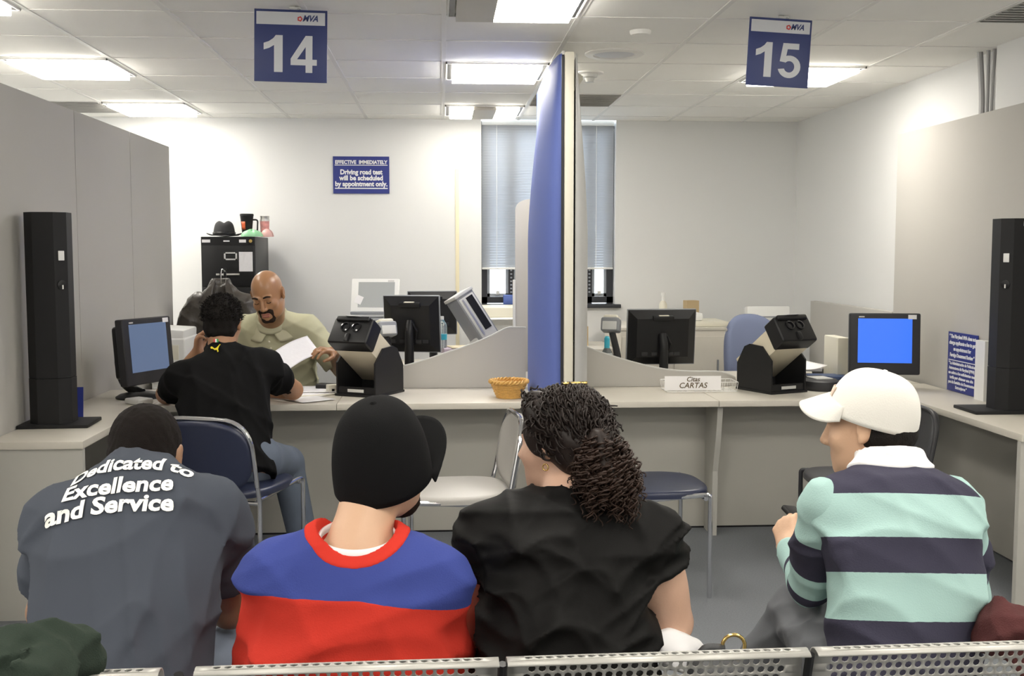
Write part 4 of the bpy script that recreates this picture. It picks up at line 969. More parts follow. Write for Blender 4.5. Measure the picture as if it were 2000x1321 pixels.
def cap(a, b, ra, rb=None):
    a = V3(*a); b = V3(*b); rb = ra if rb is None else rb; ba = b - a; L = float(ba @ ba) + 1e-12; r = max(ra, rb)
    def fn(X, Y, Z):
        x, y, z = X - a[0], Y - a[1], Z - a[2]; t = np.clip((x * ba[0] + y * ba[1] + z * ba[2]) / L, 0, 1)
        return np.sqrt((x - t * ba[0]) ** 2 + (y - t * ba[1]) ** 2 + (z - t * ba[2]) ** 2) - (ra + (rb - ra) * t)
    return (np.minimum(a, b) - r, np.maximum(a, b) + r, fn)
def tubecap(a, b, ra, rb):
    """capsule cut flat just at b (open sleeve end)"""
    lo, hi, f0 = cap(a, b, ra, rb); a = V3(*a); b = V3(*b); n = nv(b - a)
    def fn(X, Y, Z): return np.maximum(f0(X, Y, Z), (X - b[0]) * n[0] + (Y - b[1]) * n[1] + (Z - b[2]) * n[2])
    return (lo, hi, fn)
def ell(c, r, R=None):
    c = V3(*c); r = V3(*r); R = np.eye(3) if R is None else np.asarray(R); e = np.abs(R) @ r
    def fn(X, Y, Z):
        x, y, z = X - c[0], Y - c[1], Z - c[2]
        q = [(x * R[0, i] + y * R[1, i] + z * R[2, i]) for i in range(3)]
        k0 = np.sqrt(sum((q[i] / r[i]) ** 2 for i in range(3))); k1 = np.sqrt(sum((q[i] / r[i] ** 2) ** 2 for i in range(3)))
        return k0 * (k0 - 1) / (k1 + 1e-9)
    return (c - e, c + e, fn)
def loft(O, R, sl, e=2.3):
    """column along R[:,2]; slices (t, cx, cy, halfwidth, halfdepth)"""
    O = V3(*O); sl = np.array(sl, float); m = 1.1 * max(sl[:, 3].max(), sl[:, 4].max())
    tt = np.linspace(sl[0, 0], sl[-1, 0], 80)
    def cub(col):
        x, y = sl[:, 0], sl[:, col]; d = np.gradient(y, x); i = np.clip(np.searchsorted(x, tt) - 1, 0, len(x) - 2); hh = x[i + 1] - x[i]; s = (tt - x[i]) / hh
        return (2 * s ** 3 - 3 * s ** 2 + 1) * y[i] + (s ** 3 - 2 * s ** 2 + s) * hh * d[i] + (-2 * s ** 3 + 3 * s ** 2) * y[i + 1] + (s ** 3 - s ** 2) * hh * d[i + 1]
    C = [cub(k) for k in (1, 2, 3, 4)]
    a, b = O + R[:, 2] * sl[0, 0], O + R[:, 2] * sl[-1, 0]
    def fn(X, Y, Z):
        x, y, z = X - O[0], Y - O[1], Z - O[2]
        lx = x * R[0, 0] + y * R[1, 0] + z * R[2, 0]; ly = x * R[0, 1] + y * R[1, 1] + z * R[2, 1]; lz = x * R[0, 2] + y * R[1, 2] + z * R[2, 2]
        g = [np.interp(lz, tt, c) for c in C]
        k = ((np.abs(lx - g[0]) / g[2]) ** e + (np.abs(ly - g[1]) / g[3]) ** e) ** (1 / e)
        d = (k - 1) * np.minimum(g[2], g[3]); ez = np.maximum(tt[0] - lz, lz - tt[-1])
        return np.where(ez > 0, np.sqrt(np.maximum(d, 0) ** 2 + ez ** 2), np.maximum(d, ez))
    return (np.minimum(a, b) - m, np.maximum(a, b) + m, fn)
def frame(up, right):
    U = nv(up); r = nv(right); Fw = nv(np.cross(U, r)); r = np.cross(Fw, U); return np.stack([r, Fw, U], 1)
def rz_(a): c, s = math.cos(a), math.sin(a); return np.array([[c, -s, 0], [s, c, 0], [0, 0, 1.0]])
def rx_(a): c, s = math.cos(a), math.sin(a); return np.array([[1, 0, 0], [0, c, -s], [0, s, c.real]])
def ry_(a): c, s = math.cos(a), math.sin(a); return np.array([[c, 0, s], [0, 1, 0], [-s, 0, c]])
def head_R(yaw, pitch=0.0, roll=0.0):
    """yaw turns the face to the left (counter-clockwise from above), pitch lifts the chin"""
    return rz_(yaw) @ rx_(pitch) @ ry_(roll)
def add_head(f, c, R, s=1.0, female=False, ears=True):
    c = V3(*c); w = lambda x, y, z: c + R @ (V3(x, y, z) * s)
    E = lambda p, r, Q=None: ell(w(*p), V3(*r) * s, R if Q is None else R @ Q)
    f.add(E((0, -0.012, 0.035), (0.076, 0.096, 0.086)), 0.02)
    f.add(E((0, 0.030, -0.030), (0.064, 0.068, 0.080)), 0.03)
    f.add(E((0, 0.050, -0.085), (0.042, 0.040, 0.034)), 0.03)
    f.add(E((0, 0.076, -0.102), (0.020, 0.016, 0.016)), 0.02)
    for sx in (-1, 1):
        f.add(E((sx * 0.040, 0.066, -0.025), (0.022, 0.020, 0.022)), 0.02)
        f.sub(E((sx * 0.031, 0.100, 0.004), (0.017, 0.012, 0.011)), 0.012)
        f.add(E((sx * 0.031, 0.079, 0.004), (0.0135, 0.0125, 0.0125)), 0.003)
        f.add(cap(w(sx * 0.014, 0.093, 0.022), w(sx * 0.046, 0.080, 0.024), 0.008 * s, 0.006 * s), 0.012)
    f.add(cap(w(0, 0.094, 0.010), w(0, 0.113, -0.030), 0.0085 * s, 0.0125 * s), 0.010)
    for sx in (-1, 1): f.add(E((sx * 0.012, 0.104, -0.035), (0.009, 0.010, 0.008)), 0.006)
    f.add(cap(w(-0.018, 0.089, -0.062), w(0.018, 0.089, -0.062), 0.0065 * s), 0.006)
    f.add(cap(w(-0.015, 0.087, -0.074), w(0.015, 0.087, -0.074), 0.0075 * s), 0.006)
    f.sub(cap(w(-0.018, 0.098, -0.068), w(0.018, 0.098, -0.068), 0.0030 * s), 0.003)
    if ears:
        for sx in (-1, 1):
            Q = rz_(-sx * 0.35) @ ry_(sx * 0.12)
            f.add(E((sx * 0.080, -0.010, 0.002), (0.010, 0.019, 0.031), Q), 0.008)
            f.sub(E((sx * 0.090, -0.004, 0.002), (0.006, 0.010, 0.018), Q), 0.006)
            f.add(E((sx * 0.078, -0.002, -0.022), (0.008, 0.010, 0.012), Q), 0.006)
def add_hand(f, wr, d, n, side, curl=0.35, s=1.0, spread=0.10, thumb=0.5, curls=None, kf=0.0035):
    """d along the hand, n out of the palm, side +1 when the thumb lies on the d x n side"""
    wr = V3(*wr); d = nv(d); n = nv(np.asarray(n, float) - d * (d @ np.asarray(n, float))); t = np.cross(d, n) * side
    f.add(ell(wr + d * 0.048 * s, V3(0.040, 0.050, 0.016) * s, np.stack([t, d, n], 1)), 0.022)
    for i in range(4):
        o = (1.5 - i) * 0.0205 * s; k0 = wr + d * (0.088 - 0.006 * abs(i - 1) - (0.006 if i == 3 else 0)) * s + t * o
        f.add(cap(wr + d * 0.02 * s + t * o * 0.7, k0, 0.0125 * s, 0.0105 * s), 0.010)
        L = (0.072, 0.080, 0.075, 0.058)[i] * s; dd = nv(d + t * (1.5 - i) * spread); p = k0; a = 0
        c = curls[i] if curls else curl
        for j, (fr, r0, r1) in enumerate(((0.46, 0.0095, 0.0086), (0.30, 0.0086, 0.0078), (0.24, 0.0078, 0.0066))):
            a += c * (0.9, 1.15, 0.7)[j]; q = p + (dd * math.cos(a) + n * math.sin(a)) * L * fr
            f.add(cap(p, q, r0 * s, r1 * s), 0.008 if j == 0 else kf); p = q
    p0 = wr + d * 0.022 * s + t * 0.022 * s; p1 = p0 + nv(d * 0.62 + t * 0.72 + n * (0.15 + 0.5 * thumb)) * 0.045 * s
    p2 = p1 + nv(d * 0.86 + t * (0.45 - 0.5 * thumb) + n * (0.2 + 0.5 * thumb)) * 0.034 * s; p3 = p2 + nv(d * 0.95 + t * (0.15 - 0.5 * thumb) + n * (0.2 + 0.6 * thumb)) * 0.026 * s
    f.add(cap(p0, p1, 0.0155 * s, 0.012 * s), 0.012); f.add(cap(p1, p2, 0.0112 * s, 0.0100 * s), 0.004); f.add(cap(p2, p3, 0.0100 * s, 0.0080 * s), 0.003)
def folds(seed, amp, freq, horiz=0.0, n=7):
    r = np.random.RandomState(seed); K = []
    for i in range(n):
        d = r.normal(size=3); d[2] = d[2] * (1 + 2 * horiz); d[:2] *= (1 - 0.75 * horiz); d = nv(d) * freq * r.uniform(0.5, 1.7); K.append((d, r.uniform(0, 6.28), r.normal(size=3) * freq * 0.45, r.uniform(0, 6.28)))
    def fn(x, y, z):
        o = 0
        for d, p, d2, p2 in K:
            w = np.sin(x * d2[0] + y * d2[1] + z * d2[2] + p2)
            v = np.sin(x * d[0] + y * d[1] + z * d[2] + p + 1.4 * w)
            o = o + (1 - np.abs(v)) ** 2 * (0.5 + 0.5 * w)
        return -(o / n - 0.16) * amp * 6
    return fn
def lumps(seed, amp, freq, n=9):
    r = np.random.RandomState(seed); K = [(nv(r.normal(size=3)) * freq * r.uniform(.6, 1.6), r.uniform(0, 6.28)) for _ in range(n)]
    def fn(x, y, z):
        o = 0
        for d, p in K: o = o + np.sin(x * d[0] + y * d[1] + z * d[2] + p)
        return (o / n ** .5 * amp).astype(np.float32)
    return fn
def put(name, f, h, m, parent, rel=6, label=None):
    me = f.mesh(name, h) if isinstance(f, Field) else f
    o = link(name, me, m, parent, smooth=180)
    o.matrix_parent_inverse = Matrix.Identity(4)
    if parent is not None:      # vertices are in room coordinates; bring them to the person's own base
        me.transform(parent.matrix_world.inverted() if parent.matrix_world != Matrix.Identity(4) else Matrix.Translation(-parent.location))
    if rel:
        k = o.modifiers.new('soften', 'SMOOTH'); k.factor = 0.5; k.iterations = rel
    if label: o['label'] = label
    return o
def set_attr(o, fn, name='band'):
    me = o.data; n = len(me.vertices); co = np.empty(n * 3, np.float32); me.vertices.foreach_get('co', co); co = co.reshape(-1, 3) + np.array(o.parent.location)
    a = me.attributes.new(name, 'FLOAT', 'POINT'); a.data.foreach_set('value', np.asarray(fn(co), np.float32))
def leg(fb, fp, fs, hip, knee, ankle, toe, r=(0.088, 0.064, 0.05), infl=0.012):
    hip, knee, ankle, toe = (V3(*p) for p in (hip, knee, ankle, toe))
    fb.add(cap(hip, knee, r[0] - infl, r[1] - infl), 0.02); fb.add(cap(knee, ankle, r[1] - infl, r[2] - 0.014), 0.02); fb.add(cap(ankle, toe, 0.034, 0.026), 0.02)
    fp.add(cap(hip, knee, r[0] + .006, r[1] + .006), 0.025); fp.add(tubecap(knee, ankle + nv(ankle - knee) * 0.01, r[1] + .004, r[2] + .012), 0.02)
    d = nv(toe - ankle)
    fs.add(cap(ankle + V3(0, 0, -0.03) - d * 0.02, toe, 0.046, 0.036), 0.0)
    fs.add(cap(ankle + V3(0, 0, 0.01), ankle + V3(0, 0, -0.03), 0.048, 0.046), 0.02)
skin = lambda n, c: mat(n, c, 0.5, bump=(220, 0.06), var=0.05, vscale=12)
M['sk_brown'] = skin('skin_brown', (0.28, 0.150, 0.085)); M['sk_tan'] = skin('skin_tan', (0.62, 0.39, 0.255)); M['sk_light'] = skin('skin_light', (0.62, 0.39, 0.28))
M['sk_mid'] = skin('skin_mid', (0.40, 0.21, 0.115)); M['sk_clerk'] = skin('skin_clerk', (0.36, 0.185, 0.09)); M['sk_clerk'].node_tree.nodes['Principled BSDF'].inputs['Roughness'].default_value = 0.33
M['hair'] = mat('black_hair', (0.012, 0.010, 0.009), 0.7, bump=(400, 0.5), spec=0.15); M['hairbrown'] = mat('dark_brown_hair', (0.016, 0.010, 0.008), 0.5, var=0.5, vscale=25, spec=0.25)
M['stubble'] = mat('dark_beard', (0.030, 0.020, 0.015), 0.9, bump=(500, 0.4), spec=0.1)
M['denim'] = mat('blue_denim', (0.115, 0.14, 0.185), 0.9, bump=(600, 0.2), var=0.2, vscale=9); M['denimgrey'] = mat('grey_denim', (0.105, 0.11, 0.12), 0.9, bump=(600, 0.2), var=0.2, vscale=9)
M['darkpants'] = mat('dark_trousers', (0.03, 0.032, 0.04), 0.9); M['shoe'] = mat('dark_shoe', (0.025, 0.023, 0.022), 0.45)
M['lips'] = mat('lips', (0.36, 0.13, 0.10), 0.45)
# leather jacket on a hanger, on a coat stand before the file cabinet
jy = 7.70; jc = at(432, 560, jy); zc = at(432, 548, jy).z
t = thing('leather_jacket', 'dark brown leather jacket hanging open on a hanger before the file cabinet', 'jacket', (jc.x, jy, 0))
jx = lambda x, y, z: V3(jc.x + x, jy + y, zc + z)
f = Field().add(loft(jx(0, 0, -.72), np.eye(3), [(0, 0, 0, .235, .10), (.25, 0, 0, .225, .10), (.45, 0, 0, .225, .095), (.57, 0, 0, .215, .075), (.64, 0, 0, .13, .060), (.69, 0, 0, .085, .055), (.735, 0, .01, .062, .050)], 2.4), 0)
for sx in (-1, 1): f.add(cap(jx(sx * .17, 0, -.165), jx(sx * .225, -.01, -.30), .068, .072), .04).add(tubecap(jx(sx * .225, -.01, -.30), jx(sx * .275, -.02, -.66), .072, .055), .03)
f.sub(cap(jx(0, -.06, -.02), jx(0, -.10, -.34), .052, .030), .01).sub(ell(jx(0, 0.0, .02), (.048, .038, .06)), .01).warp(folds(71, .006, 18, 0))
put('body', f, .006, 'leather', t, 3)
for sx in (-1, 1):
    def lap(u, v, sx=sx):
        a, b, c_, d = V3(sx * .035, -.020, .012), V3(sx * .070, -.035, -.035), V3(sx * .135, -.085, -.150), V3(sx * .050, -.098, -.165)
        return Vector((a * (1 - u) + b * u) * (1 - v) + (d * (1 - u) + c_ * u) * v + V3(0, -.02 * math.sin(PI * v), 0)) + Vector((0, 0, zc))
    MB().grid(lap, 6, 10).build('collar_flap', 'leather', t, smooth=180, solid=.010)
MB().box((0.005, -.004, zc - .09), (.090, .006, .11), rotm(-.15)).build('lining_label', mat('jacket_label', (0.16, 0.17, 0.10), 0.7, var=0.5, vscale=40), t, smooth=0)
MB().box((0.007, -.012, zc - .112), (.066, .004, .026), rotm(-.15)).build('label_patch', mat('label_yellow', (0.55, 0.38, 0.03), 0.6), t, smooth=0)
MB().tube(fillet([(0.0, 0.0, zc - .02), (0.0, 0.0, zc + .05), (0.004, 0.02, zc + .085), (0.02, 0.045, zc + .06)], 0.03, 4), .003, 6).build('hanger_hook', 'steel', t)
MB().tube([(0.02, 0.045, zc + .08), (0.0, 0.14, zc + .06), (0, .14, .02)], .010, 8).build('stand_pole', 'black', t)
MB().lathe([(.15, 0), (.15, .01), (.02, .02), (0, .02)], (0, .14, 0)).build('stand_base', 'black', t)
def person(label, base): return thing('person', label, 'person', base)
# ------------------------------------------------------------------ man in navy T-shirt, bent forward
A = lambda px, py, Y: np.array(at(px, py, Y))
def torso_frame(pel, neck, right): return frame(neck - pel, right), float(np.linalg.norm(neck - pel))
pel = A(212, 1330, 2.20); pel[2] = 0.555; neck = A(290, 930, 2.60)
P = person('man bent forward in a navy T-shirt with white lettering on its back', (pel[0], pel[1], 0))
R, L = torso_frame(pel, neck, (1, -0.06, 0))
W = lambda x, y, t: pel + R @ V3(x, y, t * L)
SL = [(-0.09, 0, 0, .165, .12), (0, 0, 0, .180, .13), (.2, 0, -.01, .190, .135), (.45, 0, -.02, .203, .135), (.66, 0, -.025, .205, .125), (.82, 0, -.04, .175, .105), (.94, 0, -.045, .115, .085), (1.03, 0, -.03, .075, .065)]
sl = lambda k: [(t * L, a, b, c + k, d + k) for t, a, b, c, d in SL]
body, shirt, pants, shoes = Field(), Field(), Field(), Field()
body.add(loft(pel, R, sl(-.034)), 0.0); shirt.add(loft(pel, R, sl(0)), 0.0)
hc = A(284, 896, 2.66); hR = head_R(0.02, -0.50, 0.0)
body.add(cap(W(0, 0.02, 0.95), hc + hR @ V3(0, -0.02, -0.05), 0.064, 0.062), 0.03); add_head(body, hc, hR, 1.0)
arms = {}
for sx, sh, el, wr in ((1, W(.162, 0.0, .80), A(450, 1188, 2.66), A(345, 1150, 2.86)), (-1, W(-.172, 0.0, .80), A(95, 1195, 2.60), A(240, 1160, 2.84))):
    body.add(cap(sh, el, .055, .047), 0.02); body.add(cap(el, wr, .050, .031), 0.012)
    add_hand(body, wr, nv(A(300, 1160, 2.92) - wr), (0, 0.3, -1) if sx > 0 else (0, 0.2, -1), sx, 0.55)
    q = sh + (el - sh) * 0.70
    shirt.add(cap(W(sx * .11, -0.005, .80), sh, .095, .084), 0.05); shirt.add(tubecap(sh, q, .084, .082), 0.035)
for sx, hip, kn, an in ((1, pel + V3(.10, .06, -.03), A(455, 1275, 2.72), V3(-0.50, 2.66, .085)), (-1, pel + V3(-.10, .06, -.03), A(90, 1270, 2.70), V3(-1.0, 2.66, .085))):
    leg(body, pants, shoes, hip, kn, an, an + V3(sx * .05, .17, -.045))
pants.add(ell(pel + V3(0, .02, -.03), (.185, .135, .115)), 0.05)
shirt.warp(folds(3, 0.011, 17, 0.25)).sub(ell(W(0, .035, 1.11), (.078, .072, .085), R), 0.006)
put('body', body, .0055, 'sk_brown', P); sh1 = put('t_shirt', shirt, .006, mat('navy_grey_cotton', (0.060, 0.068, 0.086), 0.92, bump=(700, 0.12), spec=0.12), P, 4); put('jeans', pants, .008, 'denim', P); put('shoes', shoes, .008, 'shoe', P)
hair = Field().add(ell(hc + hR @ V3(0, -.014, .037), (.083, .102, .092), hR), 0).add(ell(hc + hR @ V3(0, -.045, -.015), (.074, .062, .065), hR), .02)
hair.half(hc + hR @ V3(0, .055, .0), hR @ V3(0, .9, -.35)).half(hc + hR @ V3(0, 0, -.078), hR @ V3(0, 0.25, -1)).warp(lumps(1, .0012, 320)); put('hair', hair, .0045, mat('short_black_hair', (0.012, 0.009, 0.008), 0.8, bump=(600, .6), spec=0.12), P, 2)
# lettering wrapped onto the back
def wrap_text(o_shirt, par, lines, m, anchor, right, up, off=0.003):
    sh_ = o_shirt.data; dgv = bpy.context.evaluated_depsgraph_get(); ev = o_shirt.evaluated_get(dgv).to_mesh()
    tree = BVHTree.FromPolygons([v.co[:] for v in ev.vertices], [p.vertices[:] for p in ev.polygons])
    bm = bmesh.new()
    for (s, x, y, size, kw) in lines:
        kw = dict(kw); w = kw.pop('fit'); rot = kw.pop('rot', 0); arc = kw.pop('arc', 0)
        me = text_mesh(s, size, ext=0, **kw); n0 = len(bm.verts); bm.from_mesh(me); bm.verts.ensure_lookup_table(); vs = bm.verts[n0:]
        xs = [v.co.x for v in vs]; k = w / (max(xs) - min(xs)); mid = (max(xs) + min(xs)) / 2
        for v in vs:
            X = (v.co.x - mid) * k; Y = v.co.y + arc * X * X
            v.co = Vector((x + X * math.cos(rot) - Y * math.sin(rot), y + X * math.sin(rot) + Y * math.cos(rot), 0))
    x0, x1 = min(v.co.x for v in bm.verts), max(v.co.x for v in bm.verts); y0, y1 = min(v.co.y for v in bm.verts), max(v.co.y for v in bm.verts)
    for ax_, a_, b_ in ((0, x0, x1), (1, y0, y1)):
        q = a_ + 0.006
        while q < b_:
            co = Vector((q, 0, 0)) if ax_ == 0 else Vector((0, q, 0)); no = Vector((1, 0, 0)) if ax_ == 0 else Vector((0, 1, 0))
            bmesh.ops.bisect_plane(bm, geom=bm.verts[:] + bm.edges[:] + bm.faces[:], plane_co=co, plane_no=no); q += 0.006
    r_, u_ = Vector(right).normalized(), Vector(up).normalized(); nn = r_.cross(u_).normalized()   # towards the viewer
    for v in bm.verts:
        p = Vector(anchor) + r_ * v.co.x + u_ * v.co.y
        hit, nrm, i, d = tree.ray_cast(p + nn * 0.4, -nn)
        if hit is None: hit = tree.find_nearest(p)[0]
        v.co = hit + nn * off
    me = bpy.data.meshes.new('lettering'); bm.to_mesh(me); bm.free()
    return link('lettering', me, m, par, smooth=0)
loc = np.array(P.location)
anc = A(226, 946, 2.4) - loc
wm = mat('print_white', (0.86, 0.86, 0.80), 0.6)
rgt = R[:, 0]; upv = nv(R[:, 2] * 1.0 + np.array([0, 0, .35]))
pxm = 2.38 / 2150
wrap_text(sh1, P, [('Dedicated to', 0.012, 0.048, .052, dict(bold=.0016, fit=.268, rot=.0, arc=-1.2)), ('Excellence', -0.004, -0.012, .056, dict(bold=.0018, fit=.245, rot=.02, arc=-0.3)), ('and Service', -0.014, -0.060, .058, dict(bold=.002, fit=.285, rot=.03, arc=-0.6))], wm, anc, rgt, upv, 0.004)
# ------------------------------------------------------------------ man in black cap
pel = A(692, 1330, 2.22); pel[2] = 0.55; neck = A(698, 1052, 2.22)
P = person('man in a black cap worn sideways and a blue and red sweatshirt', (pel[0], pel[1], 0))
R, L = torso_frame(pel, neck, (1, -0.05, 0)); W = lambda x, y, t: pel + R @ V3(x, y, t * L)
SL = [(-0.2, 0, 0, .175, .12), (0, 0, 0, .190, .13), (.25, 0, -.005, .198, .13), (.55, 0, -.012, .195, .125), (.75, 0, -.015, .190, .115), (.90, 0, -.012, .150, .092), (1.0, 0, 0, .085, .068), (1.05, 0, .006, .070, .06)]
sl = lambda k: [(t * L, a, b, c + k, d + k) for t, a, b, c, d in SL]
body, shirt, pants, shoes = Field(), Field(), Field(), Field()
body.add(loft(pel, R, sl(-.034)), 0.0); shirt.add(loft(pel, R, sl(0)), 0.0)
hc = A(748, 908, 2.30); hR = head_R(-0.76, 0.02, 0.10)
body.add(cap(W(0, 0.0, .93), hc + hR @ V3(0, -.03, -.06), .063, .060), 0.03); add_head(body, hc, hR, 0.98)
for sx, sh, el, wr in ((1, W(.156, 0.0, .79), A(862, 1290, 2.30), A(800, 1330, 2.55)), (-1, W(-.158, 0, .81), A(518, 1290, 2.32), A(560, 1330, 2.55))):
    body.add(cap(sh, el, .052, .045), .02); body.add(cap(el, wr, .045, .03), .012); add_hand(body, wr, (-sx * .4, 1, -.1), (0, .1, -1), sx, .4)
    shirt.add(cap(W(sx * .10, 0, .83), sh, .082, .074), .05); shirt.add(cap(sh, el, .073, .062), .03); shirt.add(tubecap(el, wr + (wr - el) * .02, .062, .046), .02)
for sx in (-1, 1):
    kn = pel + V3(sx * .17, .42, -.03); an = V3(kn[0], kn[1] + .05, .085); leg(body, pants, shoes, pel + V3(sx * .095, .05, -.03), kn, an, an + V3(0, .17, -.045))
pants.add(ell(pel + V3(0, .02, -.03), (.18, .13, .11)), .05)
shirt.warp(folds(8, .010, 14, .6)).sub(ell(W(0.0, -.004, 1.07), (.082, .080, .085), R), .006)
put('body', body, .0055, 'sk_tan', P)
sh_ = put('sweatshirt', shirt, .006, band_mat('blue_red_fleece', [(0.56, 0.040, 0.025), (0.043, 0.062, 0.25)], [0.5]), P, 4)
la, ra = W(-.20, 0, .655), W(.20, 0, .60)
def bandf(co):
    q = (co - pel) @ R; x = q[:, 0]; t = q[:, 2] / L
    return 0.5 + (t - (0.765 - 0.10 * np.clip((x - 0.02) / .2, 0, 1.2) ** 1.3 * 1.0 - 0.02 * np.clip((-x - .15) / .05, 0, 1))) * 0.5
set_attr(sh_, bandf)
def ring(cen, RR, a, b, r, y0=0, tilt=0.0):
    mb = MB(); mb.tube([Vector(cen + RR @ V3(a * math.cos(q), y0 + b * math.sin(q), -tilt * math.sin(q) * -1)) - P.location for q in [k * 2 * PI / 48 for k in range(48)]], r, 10, closed=True); return mb
def collar_band(cen, RR, a, b, h, slope, flare=0.010, th=.006):
    def fn(u, v):
        q = 2 * PI * u; k = flare * (1 - v)
        return Vector(cen + RR @ V3((a + k) * math.cos(q), (b + k) * math.sin(q), slope * math.sin(q) + h * (v - .5))) - P.location
    return MB().grid(fn, 56, 4)
put('collar', shirt.copy().grow(.0035).inter(ell(W(0, .002, 1.02), (.108, .108, .094), R)).sub(ell(W(0.0, -.004, 1.07), (.080, .078, .085), R), .004), .004, mat('red_rib', (0.58, 0.04, 0.026), .9, spec=.1), P, 3)
collar_band(W(0.0, .000, .975), R, .076, .074, .040, .014, .003).build('undershirt', 'paper', P, smooth=180, solid=.005)
put('jeans', pants, .009, 'darkpants', P); put('shoes', shoes, .009, 'shoe', P)
def cap_hat(P, hc, hR, s, m, cy, brim_yaw, brim_pitch, drop, prefix, lo=-.03, tiltx=0.0, h=.095, rad=(.093, .112), sweat=None, BL=.085, blift=.004):
    """cap: crown, brim, button and seams as parts; cy is the cap frame relative to the head"""
    cR = hR @ cy; o = hc + hR @ V3(0, -.012, .035); w = lambda x, y, z: Vector(o + cR @ V3(x, y, z)) - P.location
    def cr(u, v):
        q = 2 * PI * u; e = v * PI / 2
        r = math.cos(e) ** 0.66; z = lo + (h - lo) * math.sin(e) ** 0.92
        k = 1 + 0.006 * abs(math.sin(3 * q)) * (1 - v)
        return w(rad[0] * r * math.cos(q) * k, rad[1] * r * math.sin(q) * k, z)
    crn = MB().grid(cr, 72, 24).build('cap', m, P, smooth=180, solid=.004)
    sm = MB()
    for i in range(6):
        q = PI / 6 + i * PI / 3; sm.tube([Vector(cr(q / (2 * PI), v / 14)) * 1 for v in range(15)], .0016, 5)
    sm.build('seam', m, crn, smooth=180)
    MB().lathe([(.008, -.002), (.008, .002), (.004, .006), (0, .006)], w(0, 0, h), 14, Matrix(cR.tolist())).build('button', m, crn)
    def br(u, v):
        q = PI / 2 + (u - .5) * 2.2; rx, ry = rad[0] * 1.0, rad[1] * 1.0
        bx, by = rx * math.cos(q), ry * math.sin(q); d = v * BL * (max(0.0, 1 - (abs(u - .5) * 2) ** 2.6)) ** 0.6
        yy = by + d; xx = bx * (1 + .10 * v)
        z = lo + blift - drop * (xx / .09) ** 2 * (0.3 + .7 * v) + math.tan(brim_pitch) * d
        return w(xx, yy, z)
    MB().grid(br, 32, 10).build('brim', m, crn, smooth=180, solid=.006)
    return crn, w
M['capblack'] = mat('black_cap_twill', (0.007, 0.007, 0.0075), .85, bump=(500, .15), spec=0.12)
cap_hat(P, hc, hR, 1, 'capblack', rz_(0.24) @ rx_(0.30) @ ry_(.0), 0, 0.50, .016, 'black', lo=-.075, h=.108, rad=(.098, .112), BL=.085)
gt = Field().add(ell(hc + hR @ V3(0, .052, -.088), (.047, .045, .038), hR), 0).half(hc + hR @ V3(0, .05, -.045), hR @ V3(0, -.2, 1)).half(hc + hR @ V3(0, .03, 0), hR @ V3(0, -1, 0)).warp(lumps(5, .001, 300)); put('beard', gt, .004, 'stubble', P, 2)
bh = Field().add(ell(hc + hR @ V3(0, -.03, -.02), (.079, .078, .06), hR), 0).half(hc + hR @ V3(0, .005, 0), hR @ V3(0, 1, 0)).half(hc + hR @ V3(0, 0, -.062), hR @ V3(0, .3, -1)).warp(lumps(6, .0008, 350)); put('hair', bh, .0045, 'hair', P, 2)
# ------------------------------------------------------------------ woman in black blouse
pel = A(1105, 1320, 2.24); pel[2] = 0.555; neck = A(1108, 965, 2.36)
P = person('woman with curly dark ponytail in a black cap sleeved blouse', (pel[0], pel[1], 0))
R, L = torso_frame(pel, neck, (1, 0.0, 0)); W = lambda x, y, t: pel + R @ V3(x, y, t * L)
SL = [(-0.18, 0, 0, .205, .15), (0, 0, 0, .205, .155), (.2, 0, -.01, .200, .15), (.45, 0, -.015, .190, .14), (.62, 0, -.015, .192, .13), (.78, 0, -.015, .190, .118), (.92, 0, -.01, .135, .09), (1.0, 0, .0, .085, .068), (1.05, 0, .008, .07, .06)]
body, shirt, pants, shoes = Field(), Field(), Field(), Field()
body.add(loft(pel, R, sl(-.034)), 0.0); shirt.add(loft(pel, R, sl(0)), 0.0)
hc = A(1098, 868, 2.44); hR = head_R(0.92, -0.06, 0.05)
body.add(cap(W(0, .01, .93), hc + hR @ V3(0, -.03, -.06), .058, .056), .03); add_head(body, hc, hR, 0.95, True)
for sx, sh, el, wr in ((1, W(.168, 0, .80), A(1308, 1215, 2.36), A(1220, 1262, 2.60)), (-1, W(-.165, .01, .80), A(914, 1235, 2.52), A(1000, 1260, 2.62))):
    body.add(cap(sh, el, .062, .052), .02); body.add(ell(sh + (el - sh) * .45, (.060, .060, .11), frame(el - sh, (1, 0, 0))), .03); body.add(cap(el, wr, .048, .028), .012); add_hand(body, wr, (-sx * .7, 1, -.05), (0, .1, -1), sx, .4, .92)
    q = sh + (el - sh) * .36
    shirt.add(cap(W(sx * .09, 0, .82), sh, .082, .078), .05); shirt.add(ell(sh + (el - sh) * .08, (.082, .082, .085), frame(el - sh, (1, 0, 0))), .03); shirt.add(tubecap(sh, q, .080, .073), .02)
for sx in (-1, 1):
    kn = pel + V3(sx * .15, .44, -.02); an = V3(kn[0], kn[1] + .03, .085); leg(body, pants, shoes, pel + V3(sx * .10, .05, -.02), kn, an, an + V3(0, .16, -.045), (.100, .07, .05))
pants.add(ell(pel + V3(0, .02, -.03), (.20, .155, .12)), .05)
shirt.warp(folds(21, .016, 22, .95)).sub(ell(W(0, .02, 1.09), (.074, .066, .085), R), .006)
put('body', body, .0055, 'sk_light', P); put('blouse', shirt, .006, mat('black_satin_cotton', (0.006, 0.0057, 0.0055), .6, bump=(500, .08), spec=0.12), P, 3); put('trousers', pants, .009, 'darkpants', P); put('shoes', shoes, .009, 'shoe', P)
